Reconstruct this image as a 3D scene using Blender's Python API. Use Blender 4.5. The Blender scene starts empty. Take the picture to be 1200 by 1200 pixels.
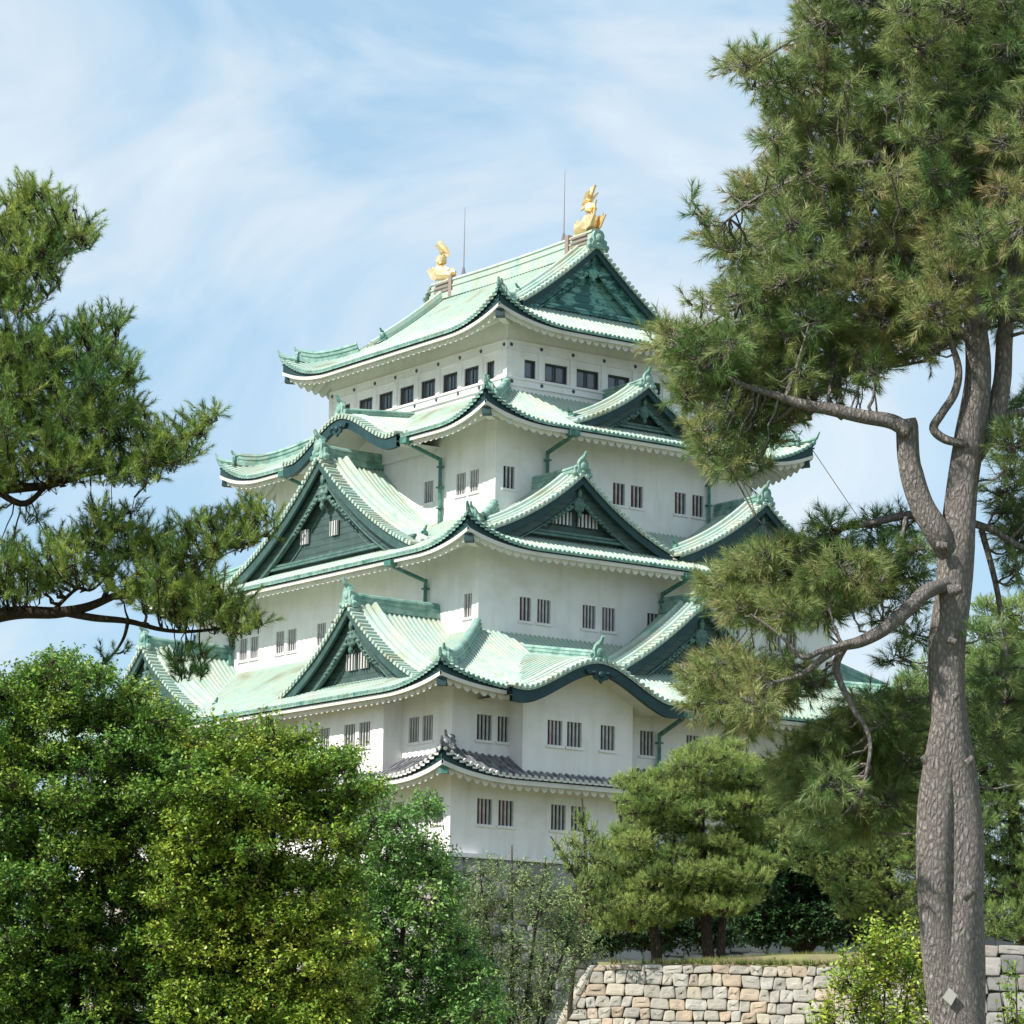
import bpy, math, random
import numpy as np
from mathutils import Matrix, Vector

R = math.radians
sc = bpy.context.scene
col = sc.collection

# ------------------------------------------------------------------ camera
FPX, PITCH, ROLL = 3819.54, 0.179937, -0.016866
EYE = Vector((0, 0, 1.6))
fw = Vector((0, math.cos(PITCH), math.sin(PITCH)))
rt = Vector((1, 0, 0))
up = rt.cross(fw)
cX = rt * math.cos(ROLL) - up * math.sin(ROLL)
cY = rt * math.sin(ROLL) + up * math.cos(ROLL)
cd = bpy.data.cameras.new('camera')
cam = bpy.data.objects.new('camera', cd)
col.objects.link(cam)
cam.matrix_world = Matrix((
    (cX.x, cY.x, -fw.x, EYE.x), (cX.y, cY.y, -fw.y, EYE.y), (cX.z, cY.z, -fw.z, EYE.z), (0, 0, 0, 1)))
cd.sensor_width = 36
cd.lens = FPX / 1200 * 36
cd.clip_start = 0.5
cd.clip_end = 6000
sc.camera = cam

def at(px, py, D):
    """point at depth D (metres ahead of the camera) seen at pixel px,py of the 1200 px photograph"""
    a = (px - 600) / FPX
    b = (600 - py) / FPX
    d = fw + cX * a + cY * b
    return np.array(EYE + d * (D / d.y))

# ------------------------------------------------------------------ sky, sun, exposure
SUN_EL, SUN_AZ = 46.0, -124.0        # azimuth measured from +Y (the view) towards +X
w = bpy.data.worlds.new('World')
sc.world = w
w.use_nodes = True
nt = w.node_tree
for n in list(nt.nodes):
    nt.nodes.remove(n)
def N(tree, typ, **kw):
    n = tree.nodes.new(typ)
    for k, v in kw.items():
        if k.startswith('i_'):
            n.inputs[k[2:].replace('_', ' ')].default_value = v
        elif k.startswith('n_'):
            n.inputs[int(k[2:])].default_value = v
        else:
            setattr(n, k, v)
    return n
out = N(nt, 'ShaderNodeOutputWorld')
bg = N(nt, 'ShaderNodeBackground', i_Strength=0.115)
sky = N(nt, 'ShaderNodeTexSky', sky_type='NISHITA', sun_disc=False, sun_elevation=R(SUN_EL), sun_rotation=R(SUN_AZ),
        air_density=1.0, dust_density=1.2, ozone_density=1.5, altitude=20)
tc = N(nt, 'ShaderNodeTexCoord')
mp = N(nt, 'ShaderNodeMapping')
mp.inputs['Scale'].default_value = (6.5, 6.0, 13.0)
mp.inputs['Rotation'].default_value = (0.25, 0.5, 0.0)
mp.inputs['Location'].default_value = (1.35, 0.2, 0.4)
ns = N(nt, 'ShaderNodeTexNoise', i_Scale=1.0, i_Detail=8.0, i_Roughness=0.52, i_Distortion=1.2)
rp = N(nt, 'ShaderNodeValToRGB')
rp.color_ramp.elements[0].position = 0.40
rp.color_ramp.elements[0].color = (0.04, 0.04, 0.04, 1)
rp.color_ramp.elements[1].position = 0.70
rp.color_ramp.elements[1].color = (0.78, 0.78, 0.78, 1)
mix = N(nt, 'ShaderNodeMixRGB', blend_type='MIX')
mix.inputs[2].default_value = (5.3, 5.55, 5.7, 1)
pale = N(nt, 'ShaderNodeMixRGB', blend_type='MIX', n_0=0.68)
pale.inputs[2].default_value = (2.6, 4.1, 5.3, 1)
L = nt.links.new
L(tc.outputs['Generated'], mp.inputs[0])
L(mp.outputs[0], ns.inputs['Vector'])
L(ns.outputs['Fac'], rp.inputs[0])
L(rp.outputs[0], mix.inputs[0])
L(sky.outputs[0], pale.inputs[1])
L(pale.outputs[0], mix.inputs[1])
L(mix.outputs[0], bg.inputs[0])
L(bg.outputs[0], out.inputs[0])

sd = bpy.data.lights.new('sun', 'SUN')
sd.energy = 4.5
sd.angle = R(0.5)
sd.color = (1.0, 0.95, 0.87)
sun = bpy.data.objects.new('sun', sd)
col.objects.link(sun)
sv = Vector((math.sin(R(SUN_AZ)) * math.cos(R(SUN_EL)), math.cos(R(SUN_AZ)) * math.cos(R(SUN_EL)), math.sin(R(SUN_EL))))
sun.rotation_euler = sv.to_track_quat('Z', 'Y').to_euler()
sc.view_settings.view_transform = 'Standard'
sc.view_settings.look = 'None'
sc.view_settings.gamma = 1
sc.view_settings.exposure = 0.62
sc.cycles.max_bounces = 8
sc.cycles.diffuse_bounces = 4
sc.cycles.transmission_bounces = 4
sc.cycles.transparent_max_bounces = 8

# ------------------------------------------------------------------ materials
def mat(name, base, rough=0.7, metal=0.0, var=None, scale=1.0, stretch=(1, 1, 1), lo=0.4, hi=0.6, detail=6,
        bump=0.0, bscale=20.0, second=None, s2=0.3, trans=0.0, island=0.0, lo2=0.55, hi2=0.75, planks=None, spec=0.3, third=None, streak=None):
    m = bpy.data.materials.new(name)
    m.use_nodes = True
    t = m.node_tree
    b = t.nodes['Principled BSDF']
    b.inputs['Roughness'].default_value = rough
    b.inputs['Metallic'].default_value = metal
    b.inputs['Specular IOR Level'].default_value = spec
    k = t.links.new
    co = N(t, 'ShaderNodeTexCoord')
    mpg = N(t, 'ShaderNodeMapping')
    mpg.inputs['Scale'].default_value = stretch
    k(co.outputs['Object'], mpg.inputs[0])
    cur = None
    rgb = N(t, 'ShaderNodeRGB')
    rgb.outputs[0].default_value = (*base, 1)
    cur = rgb.outputs[0]
    def blend(cur, colr, sc_, l, h, det):
        nn = N(t, 'ShaderNodeTexNoise', i_Scale=sc_, i_Detail=det, i_Roughness=0.6)
        k(mpg.outputs[0], nn.inputs['Vector'])
        mr = N(t, 'ShaderNodeMapRange', n_1=l, n_2=h)
        k(nn.outputs['Fac'], mr.inputs[0])
        mx = N(t, 'ShaderNodeMixRGB')
        k(mr.outputs[0], mx.inputs[0])
        k(cur, mx.inputs[1])
        mx.inputs[2].default_value = (*colr, 1)
        return mx.outputs[0]
    if var:
        cur = blend(cur, var, scale, lo, hi, detail)
    if second:
        cur = blend(cur, second, s2, lo2, hi2, 8)
    if third:
        cur = blend(cur, third, 0.45, 0.56, 0.70, 10)
    if streak:
        mp2 = N(t, 'ShaderNodeMapping')
        mp2.inputs['Scale'].default_value = (1.7, 1.7, 0.2)
        k(co.outputs['Object'], mp2.inputs[0])
        nn = N(t, 'ShaderNodeTexNoise', i_Scale=1.0, i_Detail=6.0, i_Roughness=0.6)
        k(mp2.outputs[0], nn.inputs['Vector'])
        mr = N(t, 'ShaderNodeMapRange', n_1=0.50, n_2=0.78, n_4=0.7)
        k(nn.outputs['Fac'], mr.inputs[0])
        mx = N(t, 'ShaderNodeMixRGB')
        k(mr.outputs[0], mx.inputs[0])
        k(cur, mx.inputs[1])
        mx.inputs[2].default_value = (*streak, 1)
        cur = mx.outputs[0]
    if island:
        g = N(t, 'ShaderNodeNewGeometry')
        hs = N(t, 'ShaderNodeHueSaturation')
        mr = N(t, 'ShaderNodeMapRange', n_3=1 - island, n_4=1 + island)
        k(g.outputs['Random Per Island'], mr.inputs[0])
        k(mr.outputs[0], hs.inputs['Value'])
        k(cur, hs.inputs['Color'])
        cur = hs.outputs[0]
    if planks:
        sx = N(t, 'ShaderNodeSeparateXYZ')
        k(co.outputs['Object'], sx.inputs[0])
        ma = N(t, 'ShaderNodeMath', operation='MULTIPLY', n_1=1.0 / planks)
        k(sx.outputs['Z'], ma.inputs[0])
        fr = N(t, 'ShaderNodeMath', operation='FRACT')
        k(ma.outputs[0], fr.inputs[0])
        cr = N(t, 'ShaderNodeMath', operation='LESS_THAN', n_1=0.12)
        k(fr.outputs[0], cr.inputs[0])
        mx = N(t, 'ShaderNodeMixRGB', blend_type='MULTIPLY')
        k(cr.outputs[0], mx.inputs[0])
        k(cur, mx.inputs[1])
        mx.inputs[2].default_value = (0.5, 0.5, 0.5, 1)
        cur = mx.outputs[0]
    k(cur, b.inputs['Base Color'])
    if bump:
        nb = N(t, 'ShaderNodeTexNoise', i_Scale=bscale, i_Detail=5.0)
        k(mpg.outputs[0], nb.inputs['Vector'])
        bp = N(t, 'ShaderNodeBump', i_Strength=bump, i_Distance=0.03)
        k(nb.outputs['Fac'], bp.inputs['Height'])
        k(bp.outputs[0], b.inputs['Normal'])
    if trans:
        tr = N(t, 'ShaderNodeBsdfTranslucent')
        ms = N(t, 'ShaderNodeMixShader', n_0=trans)
        k(cur, tr.inputs[0])
        o = t.nodes['Material Output']
        k(b.outputs[0], ms.inputs[1])
        k(tr.outputs[0], ms.inputs[2])
        k(ms.outputs[0], o.inputs[0])
    return m

COPPER = mat('verdigris_copper', (0.37, 0.48, 0.415), 0.62, 0, (0.43, 0.48, 0.395), 0.9, (1, 1, 0.35), 0.42, 0.62,
             second=(0.23, 0.38, 0.32), s2=1.6, lo2=0.54, hi2=0.75, bump=0.15, bscale=9, third=(0.30, 0.33, 0.24))
COPPER2 = mat('weathered_copper_trim', (0.18, 0.32, 0.275), 0.6, 0, (0.31, 0.455, 0.39), 2.5, (1, 1, 1), 0.4, 0.65,
              second=(0.07, 0.19, 0.16), s2=1.3, lo2=0.52, hi2=0.68, third=(0.17, 0.19, 0.14))
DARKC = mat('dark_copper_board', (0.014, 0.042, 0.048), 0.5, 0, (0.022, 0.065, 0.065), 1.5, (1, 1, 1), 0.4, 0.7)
PIPEC = mat('pipe_copper', (0.055, 0.16, 0.13), 0.5, 0, (0.14, 0.30, 0.24), 2.5, (1, 1, 1), 0.5, 0.7)
GWALL = mat('dark_green_gable_sheet', (0.046, 0.080, 0.074), 0.55, 0, (0.062, 0.105, 0.095), 1.3, (1, 1, 2), 0.4, 0.62, planks=0.32,
            second=(0.09, 0.155, 0.135), s2=2.6, lo2=0.6, hi2=0.72)
GWALLT = mat('turquoise_gable_sheet', (0.13, 0.31, 0.275), 0.55, 0, (0.2, 0.40, 0.35), 1.3, (1, 1, 2), 0.4, 0.62, planks=0.32,
             second=(0.04, 0.13, 0.13), s2=0.9, lo2=0.5, hi2=0.53)
BOARDL = mat('grey_green_board', (0.035, 0.075, 0.07), 0.5, 0, (0.05, 0.10, 0.09), 2.0)
CARV = mat('carved_copper', (0.065, 0.125, 0.11), 0.5, 0, (0.10, 0.18, 0.155), 3.0)
PLAST = mat('white_plaster', (0.80, 0.785, 0.775), 0.85, 0, (0.74, 0.72, 0.70), 0.7, (1, 1, 1.6), 0.42, 0.68,
            second=(0.66, 0.64, 0.58), s2=0.35, lo2=0.56, hi2=0.8, bump=0.08, bscale=3, streak=(0.62, 0.60, 0.55))
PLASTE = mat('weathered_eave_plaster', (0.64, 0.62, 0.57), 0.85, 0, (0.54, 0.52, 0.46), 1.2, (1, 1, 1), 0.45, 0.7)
GTILE = mat('grey_clay_tile', (0.09, 0.095, 0.11), 0.45, 0, (0.24, 0.24, 0.245), 2.5, (1, 1, 1), 0.42, 0.62, spec=0.5)
MORTAR = mat('tile_mortar', (0.62, 0.61, 0.58), 0.8)
GOLD = mat('gold_leaf', (0.90, 0.62, 0.28), 0.36, 0.7, (0.98, 0.78, 0.48), 3.0, (1, 1, 1), 0.4, 0.6, bump=0.5, bscale=6)
PANE = mat('dark_window_recess', (0.035, 0.04, 0.045), 0.4)
GLASS = mat('window_glass', (0.10, 0.12, 0.14), 0.08, spec=0.8)
BAR = mat('grey_window_bar', (0.52, 0.51, 0.51), 0.7, 0, (0.4, 0.39, 0.39), 3.0)
FRAME = mat('brown_window_frame', (0.05, 0.045, 0.045), 0.5)
SHUT = mat('red_shutter', (0.20, 0.035, 0.03), 0.6)
STUD = mat('grey_nail_cover', (0.06, 0.075, 0.08), 0.5)
METAL = mat('rod_metal', (0.25, 0.22, 0.22), 0.5, 0.6)
RUST = mat('brown_band', (0.27, 0.21, 0.18), 0.6)
STONE = mat('warm_wall_stone', (0.36, 0.335, 0.285), 0.9, 0, (0.25, 0.24, 0.21), 0.9, (1, 1, 1), 0.4, 0.6, island=0.3,
            second=(0.22, 0.20, 0.165), s2=0.75, lo2=0.55, hi2=0.66, bump=0.9, bscale=7)
STONEG = mat('grey_base_stone', (0.22, 0.21, 0.20), 0.9, 0, (0.15, 0.15, 0.15), 0.9, (1, 1, 1), 0.4, 0.6, island=0.3,
             second=(0.34, 0.27, 0.22), s2=0.5, lo2=0.55, hi2=0.65, bump=0.9, bscale=6)
def block_colours(m, cols, amt=0.8):
    t = m.node_tree
    k = t.links.new
    b = t.nodes['Principled BSDF']
    src = b.inputs['Base Color'].links[0].from_socket
    g_ = N(t, 'ShaderNodeNewGeometry')
    ma = N(t, 'ShaderNodeMath', operation='MULTIPLY', n_1=7.31)
    fr = N(t, 'ShaderNodeMath', operation='FRACT')
    k(g_.outputs['Random Per Island'], ma.inputs[0]); k(ma.outputs[0], fr.inputs[0])
    cr = N(t, 'ShaderNodeValToRGB')
    cr.color_ramp.interpolation = 'CONSTANT'
    e = cr.color_ramp.elements
    e[0].color = (*cols[0], 1); e[1].position = 1 / len(cols); e[1].color = (*cols[1], 1)
    for i in range(2, len(cols)):
        el = e.new(i / len(cols)); el.color = (*cols[i], 1)
    k(fr.outputs[0], cr.inputs[0])
    mx = N(t, 'ShaderNodeMixRGB', n_0=amt)
    nn = N(t, 'ShaderNodeTexNoise', i_Scale=2.2, i_Detail=8.0, i_Roughness=0.65)
    co = N(t, 'ShaderNodeTexCoord')
    k(co.outputs['Object'], nn.inputs['Vector'])
    mr = N(t, 'ShaderNodeMapRange', n_1=0.35, n_2=0.65, n_3=0.35, n_4=0.95)
    k(nn.outputs['Fac'], mr.inputs[0]); k(mr.outputs[0], mx.inputs[0])
    k(src, mx.inputs[1]); k(cr.outputs[0], mx.inputs[2]); k(mx.outputs[0], b.inputs['Base Color'])
block_colours(STONEG, [(.20, .20, .19), (.26, .24, .21), (.15, .15, .15), (.29, .28, .26), (.22, .19, .16)])
block_colours(STONE, [(0.4, 0.37, 0.31), (0.43, 0.33, 0.23), (0.3, 0.285, 0.25), (0.47, 0.43, 0.35), (0.33, 0.26, 0.195), (0.4, 0.385, 0.345), (0.33, 0.305, 0.255), (0.44, 0.385, 0.29)])
JOINT = mat('dark_joint', (0.06, 0.055, 0.045), 0.95)
GRASS = mat('ground_grass', (0.10, 0.13, 0.045), 0.95, 0, (0.16, 0.14, 0.07), 0.6)
SOIL = mat('bare_soil', (0.17, 0.125, 0.085), 0.95, 0, (0.20, 0.2, 0.08), 0.35, (1, 1, 1), 0.45, 0.55)
BLADE = mat('grass_blade', (0.16, 0.22, 0.05), 0.8, 0, (0.26, 0.25, 0.10), 1.5, island=0.3, trans=0.3)
TAG = mat('pale_tag', (0.42, 0.41, 0.37), 0.6)

def bark(name, c1, c2, sc_):
    m = bpy.data.materials.new(name)
    m.use_nodes = True
    t = m.node_tree
    k = t.links.new
    b = t.nodes['Principled BSDF']
    b.inputs['Roughness'].default_value = 0.9
    b.inputs['Specular IOR Level'].default_value = 0.15
    co = N(t, 'ShaderNodeTexCoord')
    mpg = N(t, 'ShaderNodeMapping')
    mpg.inputs['Scale'].default_value = (sc_, sc_, sc_ * 0.4)
    k(co.outputs['Object'], mpg.inputs[0])
    n1 = N(t, 'ShaderNodeTexNoise', i_Scale=0.9, i_Detail=9.0, i_Roughness=0.7, i_Distortion=1.0)
    k(mpg.outputs[0], n1.inputs['Vector'])
    add = N(t, 'ShaderNodeMixRGB', blend_type='ADD', n_0=1.1)
    k(mpg.outputs[0], add.inputs[1])
    k(n1.outputs['Color'], add.inputs[2])
    vo = N(t, 'ShaderNodeTexVoronoi', feature='DISTANCE_TO_EDGE', i_Scale=1.0)
    k(add.outputs[0], vo.inputs['Vector'])
    mr = N(t, 'ShaderNodeMapRange', n_1=-0.05, n_2=0.45)
    k(vo.outputs['Distance'], mr.inputs[0])
    mx = N(t, 'ShaderNodeMixRGB')
    k(mr.outputs[0], mx.inputs[0])
    mx.inputs[1].default_value = (*c1, 1)
    mx2 = N(t, 'ShaderNodeMixRGB')
    k(n1.outputs['Fac'], mx2.inputs[0])
    mx2.inputs[1].default_value = (*c2, 1)
    mx2.inputs[2].default_value = (c2[0] * 0.62, c2[1] * 0.6, c2[2] * 0.6, 1)
    k(mx2.outputs[0], mx.inputs[2])
    k(mx.outputs[0], b.inputs['Base Color'])
    h = N(t, 'ShaderNodeMath', operation='ADD')
    k(mr.outputs[0], h.inputs[0])
    k(n1.outputs['Fac'], h.inputs[1])
    bp = N(t, 'ShaderNodeBump', i_Strength=1.0, i_Distance=0.05)
    k(h.outputs[0], bp.inputs['Height'])
    k(bp.outputs[0], b.inputs['Normal'])
    return m
BARK = bark('pine_bark', (0.21, 0.19, 0.175), (0.64, 0.585, 0.545), 28)
BARKD = bark('dark_bark', (0.05, 0.04, 0.032), (0.15, 0.12, 0.095), 12)

def foliage(name, cols, rough=0.6, trans=0.35, spec=0.25, nscale=0.35):
    """leaf colour varies per leaf (random per island) between the given albedos, plus a slow drift through the crown"""
    m = bpy.data.materials.new(name)
    m.use_nodes = True
    t = m.node_tree
    k = t.links.new
    b = t.nodes['Principled BSDF']
    b.inputs['Roughness'].default_value = rough
    b.inputs['Specular IOR Level'].default_value = spec
    at_ = N(t, 'ShaderNodeAttribute', attribute_name='tint')
    co = N(t, 'ShaderNodeTexCoord')
    nn = N(t, 'ShaderNodeTexNoise', i_Scale=nscale, i_Detail=3.0)
    k(co.outputs['Object'], nn.inputs['Vector'])
    ma = N(t, 'ShaderNodeMath', operation='MULTIPLY_ADD', n_1=0.62, n_2=-0.12)
    k(nn.outputs['Fac'], ma.inputs[0])
    mb = N(t, 'ShaderNodeMath', operation='MULTIPLY_ADD', n_1=0.72)
    k(at_.outputs['Fac'], mb.inputs[0])
    k(ma.outputs[0], mb.inputs[2])
    cr = N(t, 'ShaderNodeValToRGB')
    e = cr.color_ramp.elements
    for i, c in enumerate(cols):
        p = i / (len(cols) - 1)
        if i == 0:
            el = e[0]
            el.position = 0
        elif i == len(cols) - 1:
            el = e[len(e) - 1]
            el.position = 1
        else:
            el = e.new(p)
        el.color = (*c, 1)
    k(mb.outputs[0], cr.inputs[0])
    k(cr.outputs[0], b.inputs['Base Color'])
    tr = N(t, 'ShaderNodeBsdfTranslucent')
    k(cr.outputs[0], tr.inputs[0])
    ms = N(t, 'ShaderNodeMixShader', n_0=trans)
    k(b.outputs[0], ms.inputs[1])
    k(tr.outputs[0], ms.inputs[2])
    k(ms.outputs[0], t.nodes['Material Output'].inputs[0])
    return m
NEEDLE_R = foliage('long_pine_needles', [(0.07, 0.17, 0.06), (0.13, 0.24, 0.07), (0.23, 0.31, 0.1), (0.33, 0.35, 0.13), (0.4, 0.29, 0.15)], 0.45, 0.25, 0.4)
NEEDLE_L = foliage('dark_pine_needles', [(0.03, 0.1, 0.035), (0.09, 0.2, 0.04), (0.24, 0.34, 0.06), (0.44, 0.47, 0.1)], 0.5, 0.2, 0.35)
NEEDLE_M = foliage('light_pine_needles', [(0.09, 0.2, 0.06), (0.19, 0.31, 0.09), (0.33, 0.43, 0.12), (0.46, 0.5, 0.16)], 0.5, 0.3, 0.35)
LEAF_A = foliage('dark_broad_leaves', [(0.035, 0.11, 0.025), (0.09, 0.21, 0.03), (0.19, 0.32, 0.04), (0.38, 0.44, 0.06)], 0.45, 0.2, 0.4)
LEAF_B = foliage('yellow_green_leaves', [(0.055, 0.15, 0.025), (0.13, 0.26, 0.03), (0.27, 0.38, 0.04), (0.46, 0.48, 0.07)], 0.45, 0.2, 0.4)
LEAF_C = foliage('fresh_green_leaves', [(0.06, 0.19, 0.04), (0.12, 0.28, 0.06), (0.2, 0.36, 0.08), (0.3, 0.42, 0.11)], 0.45, 0.25, 0.4)
LEAF_E = foliage('deep_green_leaves', [(0.012, 0.04, 0.016), (0.025, 0.075, 0.025), (0.045, 0.11, 0.03), (0.07, 0.14, 0.04)], 0.5, 0.15, 0.3)  # evergreen leaves; also the dark tone of the shrub standing in for shade
LEAF_D = foliage('grey_green_leaves', [(0.13, 0.22, 0.08), (0.2, 0.3, 0.11), (0.28, 0.37, 0.14), (0.36, 0.42, 0.18)], 0.5, 0.3, 0.35)

# ------------------------------------------------------------------ mesh helpers
class M:
    def __init__(s):
        s.v, s.f = [], []
    def add(s, vs, fs):
        o = len(s.v)
        s.v += [tuple(p) for p in vs]
        s.f += [tuple(i + o for i in f) for f in fs]
    def grid(s, rows, close=False):
        """rows: list of equal-length point lists"""
        n = len(rows[0])
        vs = [p for r in rows for p in r]
        fs = []
        for i in range(len(rows) - 1):
            for j in range(n - (0 if close else 1)):
                a = i * n + j
                b = i * n + (j + 1) % n
                fs.append((a, b, b + n, a + n))
        s.add(vs, fs)
    def box(s, a, b):
        x0, y0, z0 = a
        x1, y1, z1 = b
        s.hexa([(x0, y0, z0), (x1, y0, z0), (x1, y1, z0), (x0, y1, z0)], [(x0, y0, z1), (x1, y0, z1), (x1, y1, z1), (x0, y1, z1)])
    def hexa(s, lo, hi):
        n = len(lo)
        s.add(list(lo) + list(hi), [tuple(range(n))[::-1], tuple(range(n, 2 * n))] +
              [(i, (i + 1) % n, n + (i + 1) % n, n + i) for i in range(n)])
    def sweep(s, path, prof, cap=True, upv=(0, 0, 1), scale=None, closed=True):
        """sweep a closed 2D profile (side, up) along a path; up stays vertical-ish"""
        P = [Vector(p) for p in path]
        rows = []
        for i, p in enumerate(P):
            t = (P[min(i + 1, len(P) - 1)] - P[max(i - 1, 0)]).normalized()
            U = Vector(upv)
            sd_ = t.cross(U)
            if sd_.length < 1e-4:
                sd_ = t.cross(Vector((1, 0.01, 0)))
            sd_.normalize()
            u2 = sd_.cross(t).normalized()
            k = scale[i] if scale is not None else 1.0
            rows.append([tuple(p + sd_ * (a * k) + u2 * (b * k)) for a, b in prof])
        n = len(prof)
        s.grid(rows, close=closed)
        if cap and closed:
            o = len(s.v)
            s.v += rows[0] + rows[-1]
            s.f.append(tuple(range(o, o + n))[::-1])
            s.f.append(tuple(range(o + n, o + 2 * n)))
    def tube(s, path, r, n=6, cap=True):
        k = r if isinstance(r, (list, tuple)) else [r] * len(path)
        s.sweep(path, [(math.cos(a * 2 * math.pi / n), math.sin(a * 2 * math.pi / n)) for a in range(n)], cap, scale=k)
    def poly(s, pts, depth, F):
        """extrude polygon pts (u,w) by depth through mapping F(u, d, w)"""
        n = len(pts)
        s.add([F(u, 0, w_) for u, w_ in pts] + [F(u, depth, w_) for u, w_ in pts],
              [tuple(range(n)), tuple(range(n, 2 * n))[::-1]] + [(i, (i + 1) % n, n + (i + 1) % n, n + i) for i in range(n)])
    def dome(s, cu, cw, ru, rw, h, F, n=10, d0=0.0):
        rows = []
        for k, (q, hh) in enumerate([(1, 0), (0.85, 0.6), (0.45, 0.95), (0.02, 1.0)]):
            rows.append([F(cu + ru * q * math.cos(a * 2 * math.pi / n), d0 + h * hh, cw + rw * q * math.sin(a * 2 * math.pi / n)) for a in range(n)])
        s.grid(rows, close=True)
    def build(s, name, m, parent=None, smooth=False, loc=None):
        me = bpy.data.meshes.new(name)
        me.from_pydata(s.v, [], s.f)
        me.materials.append(m)
        if smooth:
            me.polygons.foreach_set('use_smooth', [True] * len(me.polygons))
        me.update()
        o = bpy.data.objects.new(name, me)
        col.objects.link(o)
        if parent is not None:
            o.parent = parent
        if loc is not None:
            o.location = loc
        return o

def tag(o, label, cat, group=None, kind=None):
    if label:
        o['label'] = label
    if cat:
        o['category'] = cat
    if group:
        o['group'] = group
    if kind:
        o['kind'] = kind
    return o
def empty(name, loc=(0, 0, 0), rz=0):
    o = bpy.data.objects.new(name, None)
    col.objects.link(o)
    o.location = loc
    o.rotation_euler = (0, 0, rz)
    return o

# ------------------------------------------------------------------ setting
g = M()
g.add([(-3000, -200, 0), (3000, -200, 0), (3000, 5000, 0), (-3000, 5000, 0)], [(0, 1, 2, 3)])
tag(g.build('ground', GRASS), None, None, kind='structure')

# castle frame: local x runs along the right face, local y along the left face, z=0 a little above the foot of the walls
CL = (-79.182876, -114.994759, -12.174833)
RZ = math.pi / 2 - 0.950428
_c, _s = math.cos(RZ), math.sin(RZ)
CPOS = (-(CL[0] * _c - CL[1] * _s), -(CL[0] * _s + CL[1] * _c), 1.6 - CL[2])
keep = empty('castle_keep', CPOS, RZ)
tag(keep, 'white plastered castle keep with five tiers of green copper roofs on a stone base', 'castle')
def c2w(x, y, z):
    return (CPOS[0] + x * _c - y * _s, CPOS[1] + x * _s + y * _c, CPOS[2] + z)

WX, WY = 29.5, 33.5
INS = {1: 0.0, 2: 0.0, 3: 4.17, 4: 6.97, 5: 8.93}
def FR(s, o, z): return (s, -o, z)
def FL(s, o, z): return (-o, s, z)
def FB(s, o, z): return (s, WY + o, z)       # hidden back, opposite R
def FK(s, o, z): return (WX + o, s, z)       # hidden back, opposite L

class Roof:
    def __init__(s, eave, z0, p1, p2, lift, ll, D):
        s.e, s.z0, s.p1, s.p2, s.lift, s.ll, s.D = eave, z0, p1, p2, lift, ll, D
    def z(s, e, d, k=1.0):
        e1, d1 = min(e, d), max(e, d)
        # corner lift fades away from the corner along the eave and up the slope
        q = s.lift * max(0, 1 - e / s.ll) ** 2.3 * max(0, 1 - d / s.ll) ** 0.6 if e >= d else \
            s.lift * max(0, 1 - d / s.ll) ** 2.3 * max(0, 1 - e / s.ll) ** 0.6
        return s.z0 + s.p1 * d + s.p2 * d * d + q * k
    def faces(s):
        x0 = s.e; x1 = WX - s.e; y0 = s.e; y1 = WY - s.e
        return {'R': (FR, x0, x1, -s.e), 'B': (FB, x0, x1, -s.e), 'L': (FL, y0, y1, -s.e), 'K': (FK, y0, y1, -s.e)}

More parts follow.
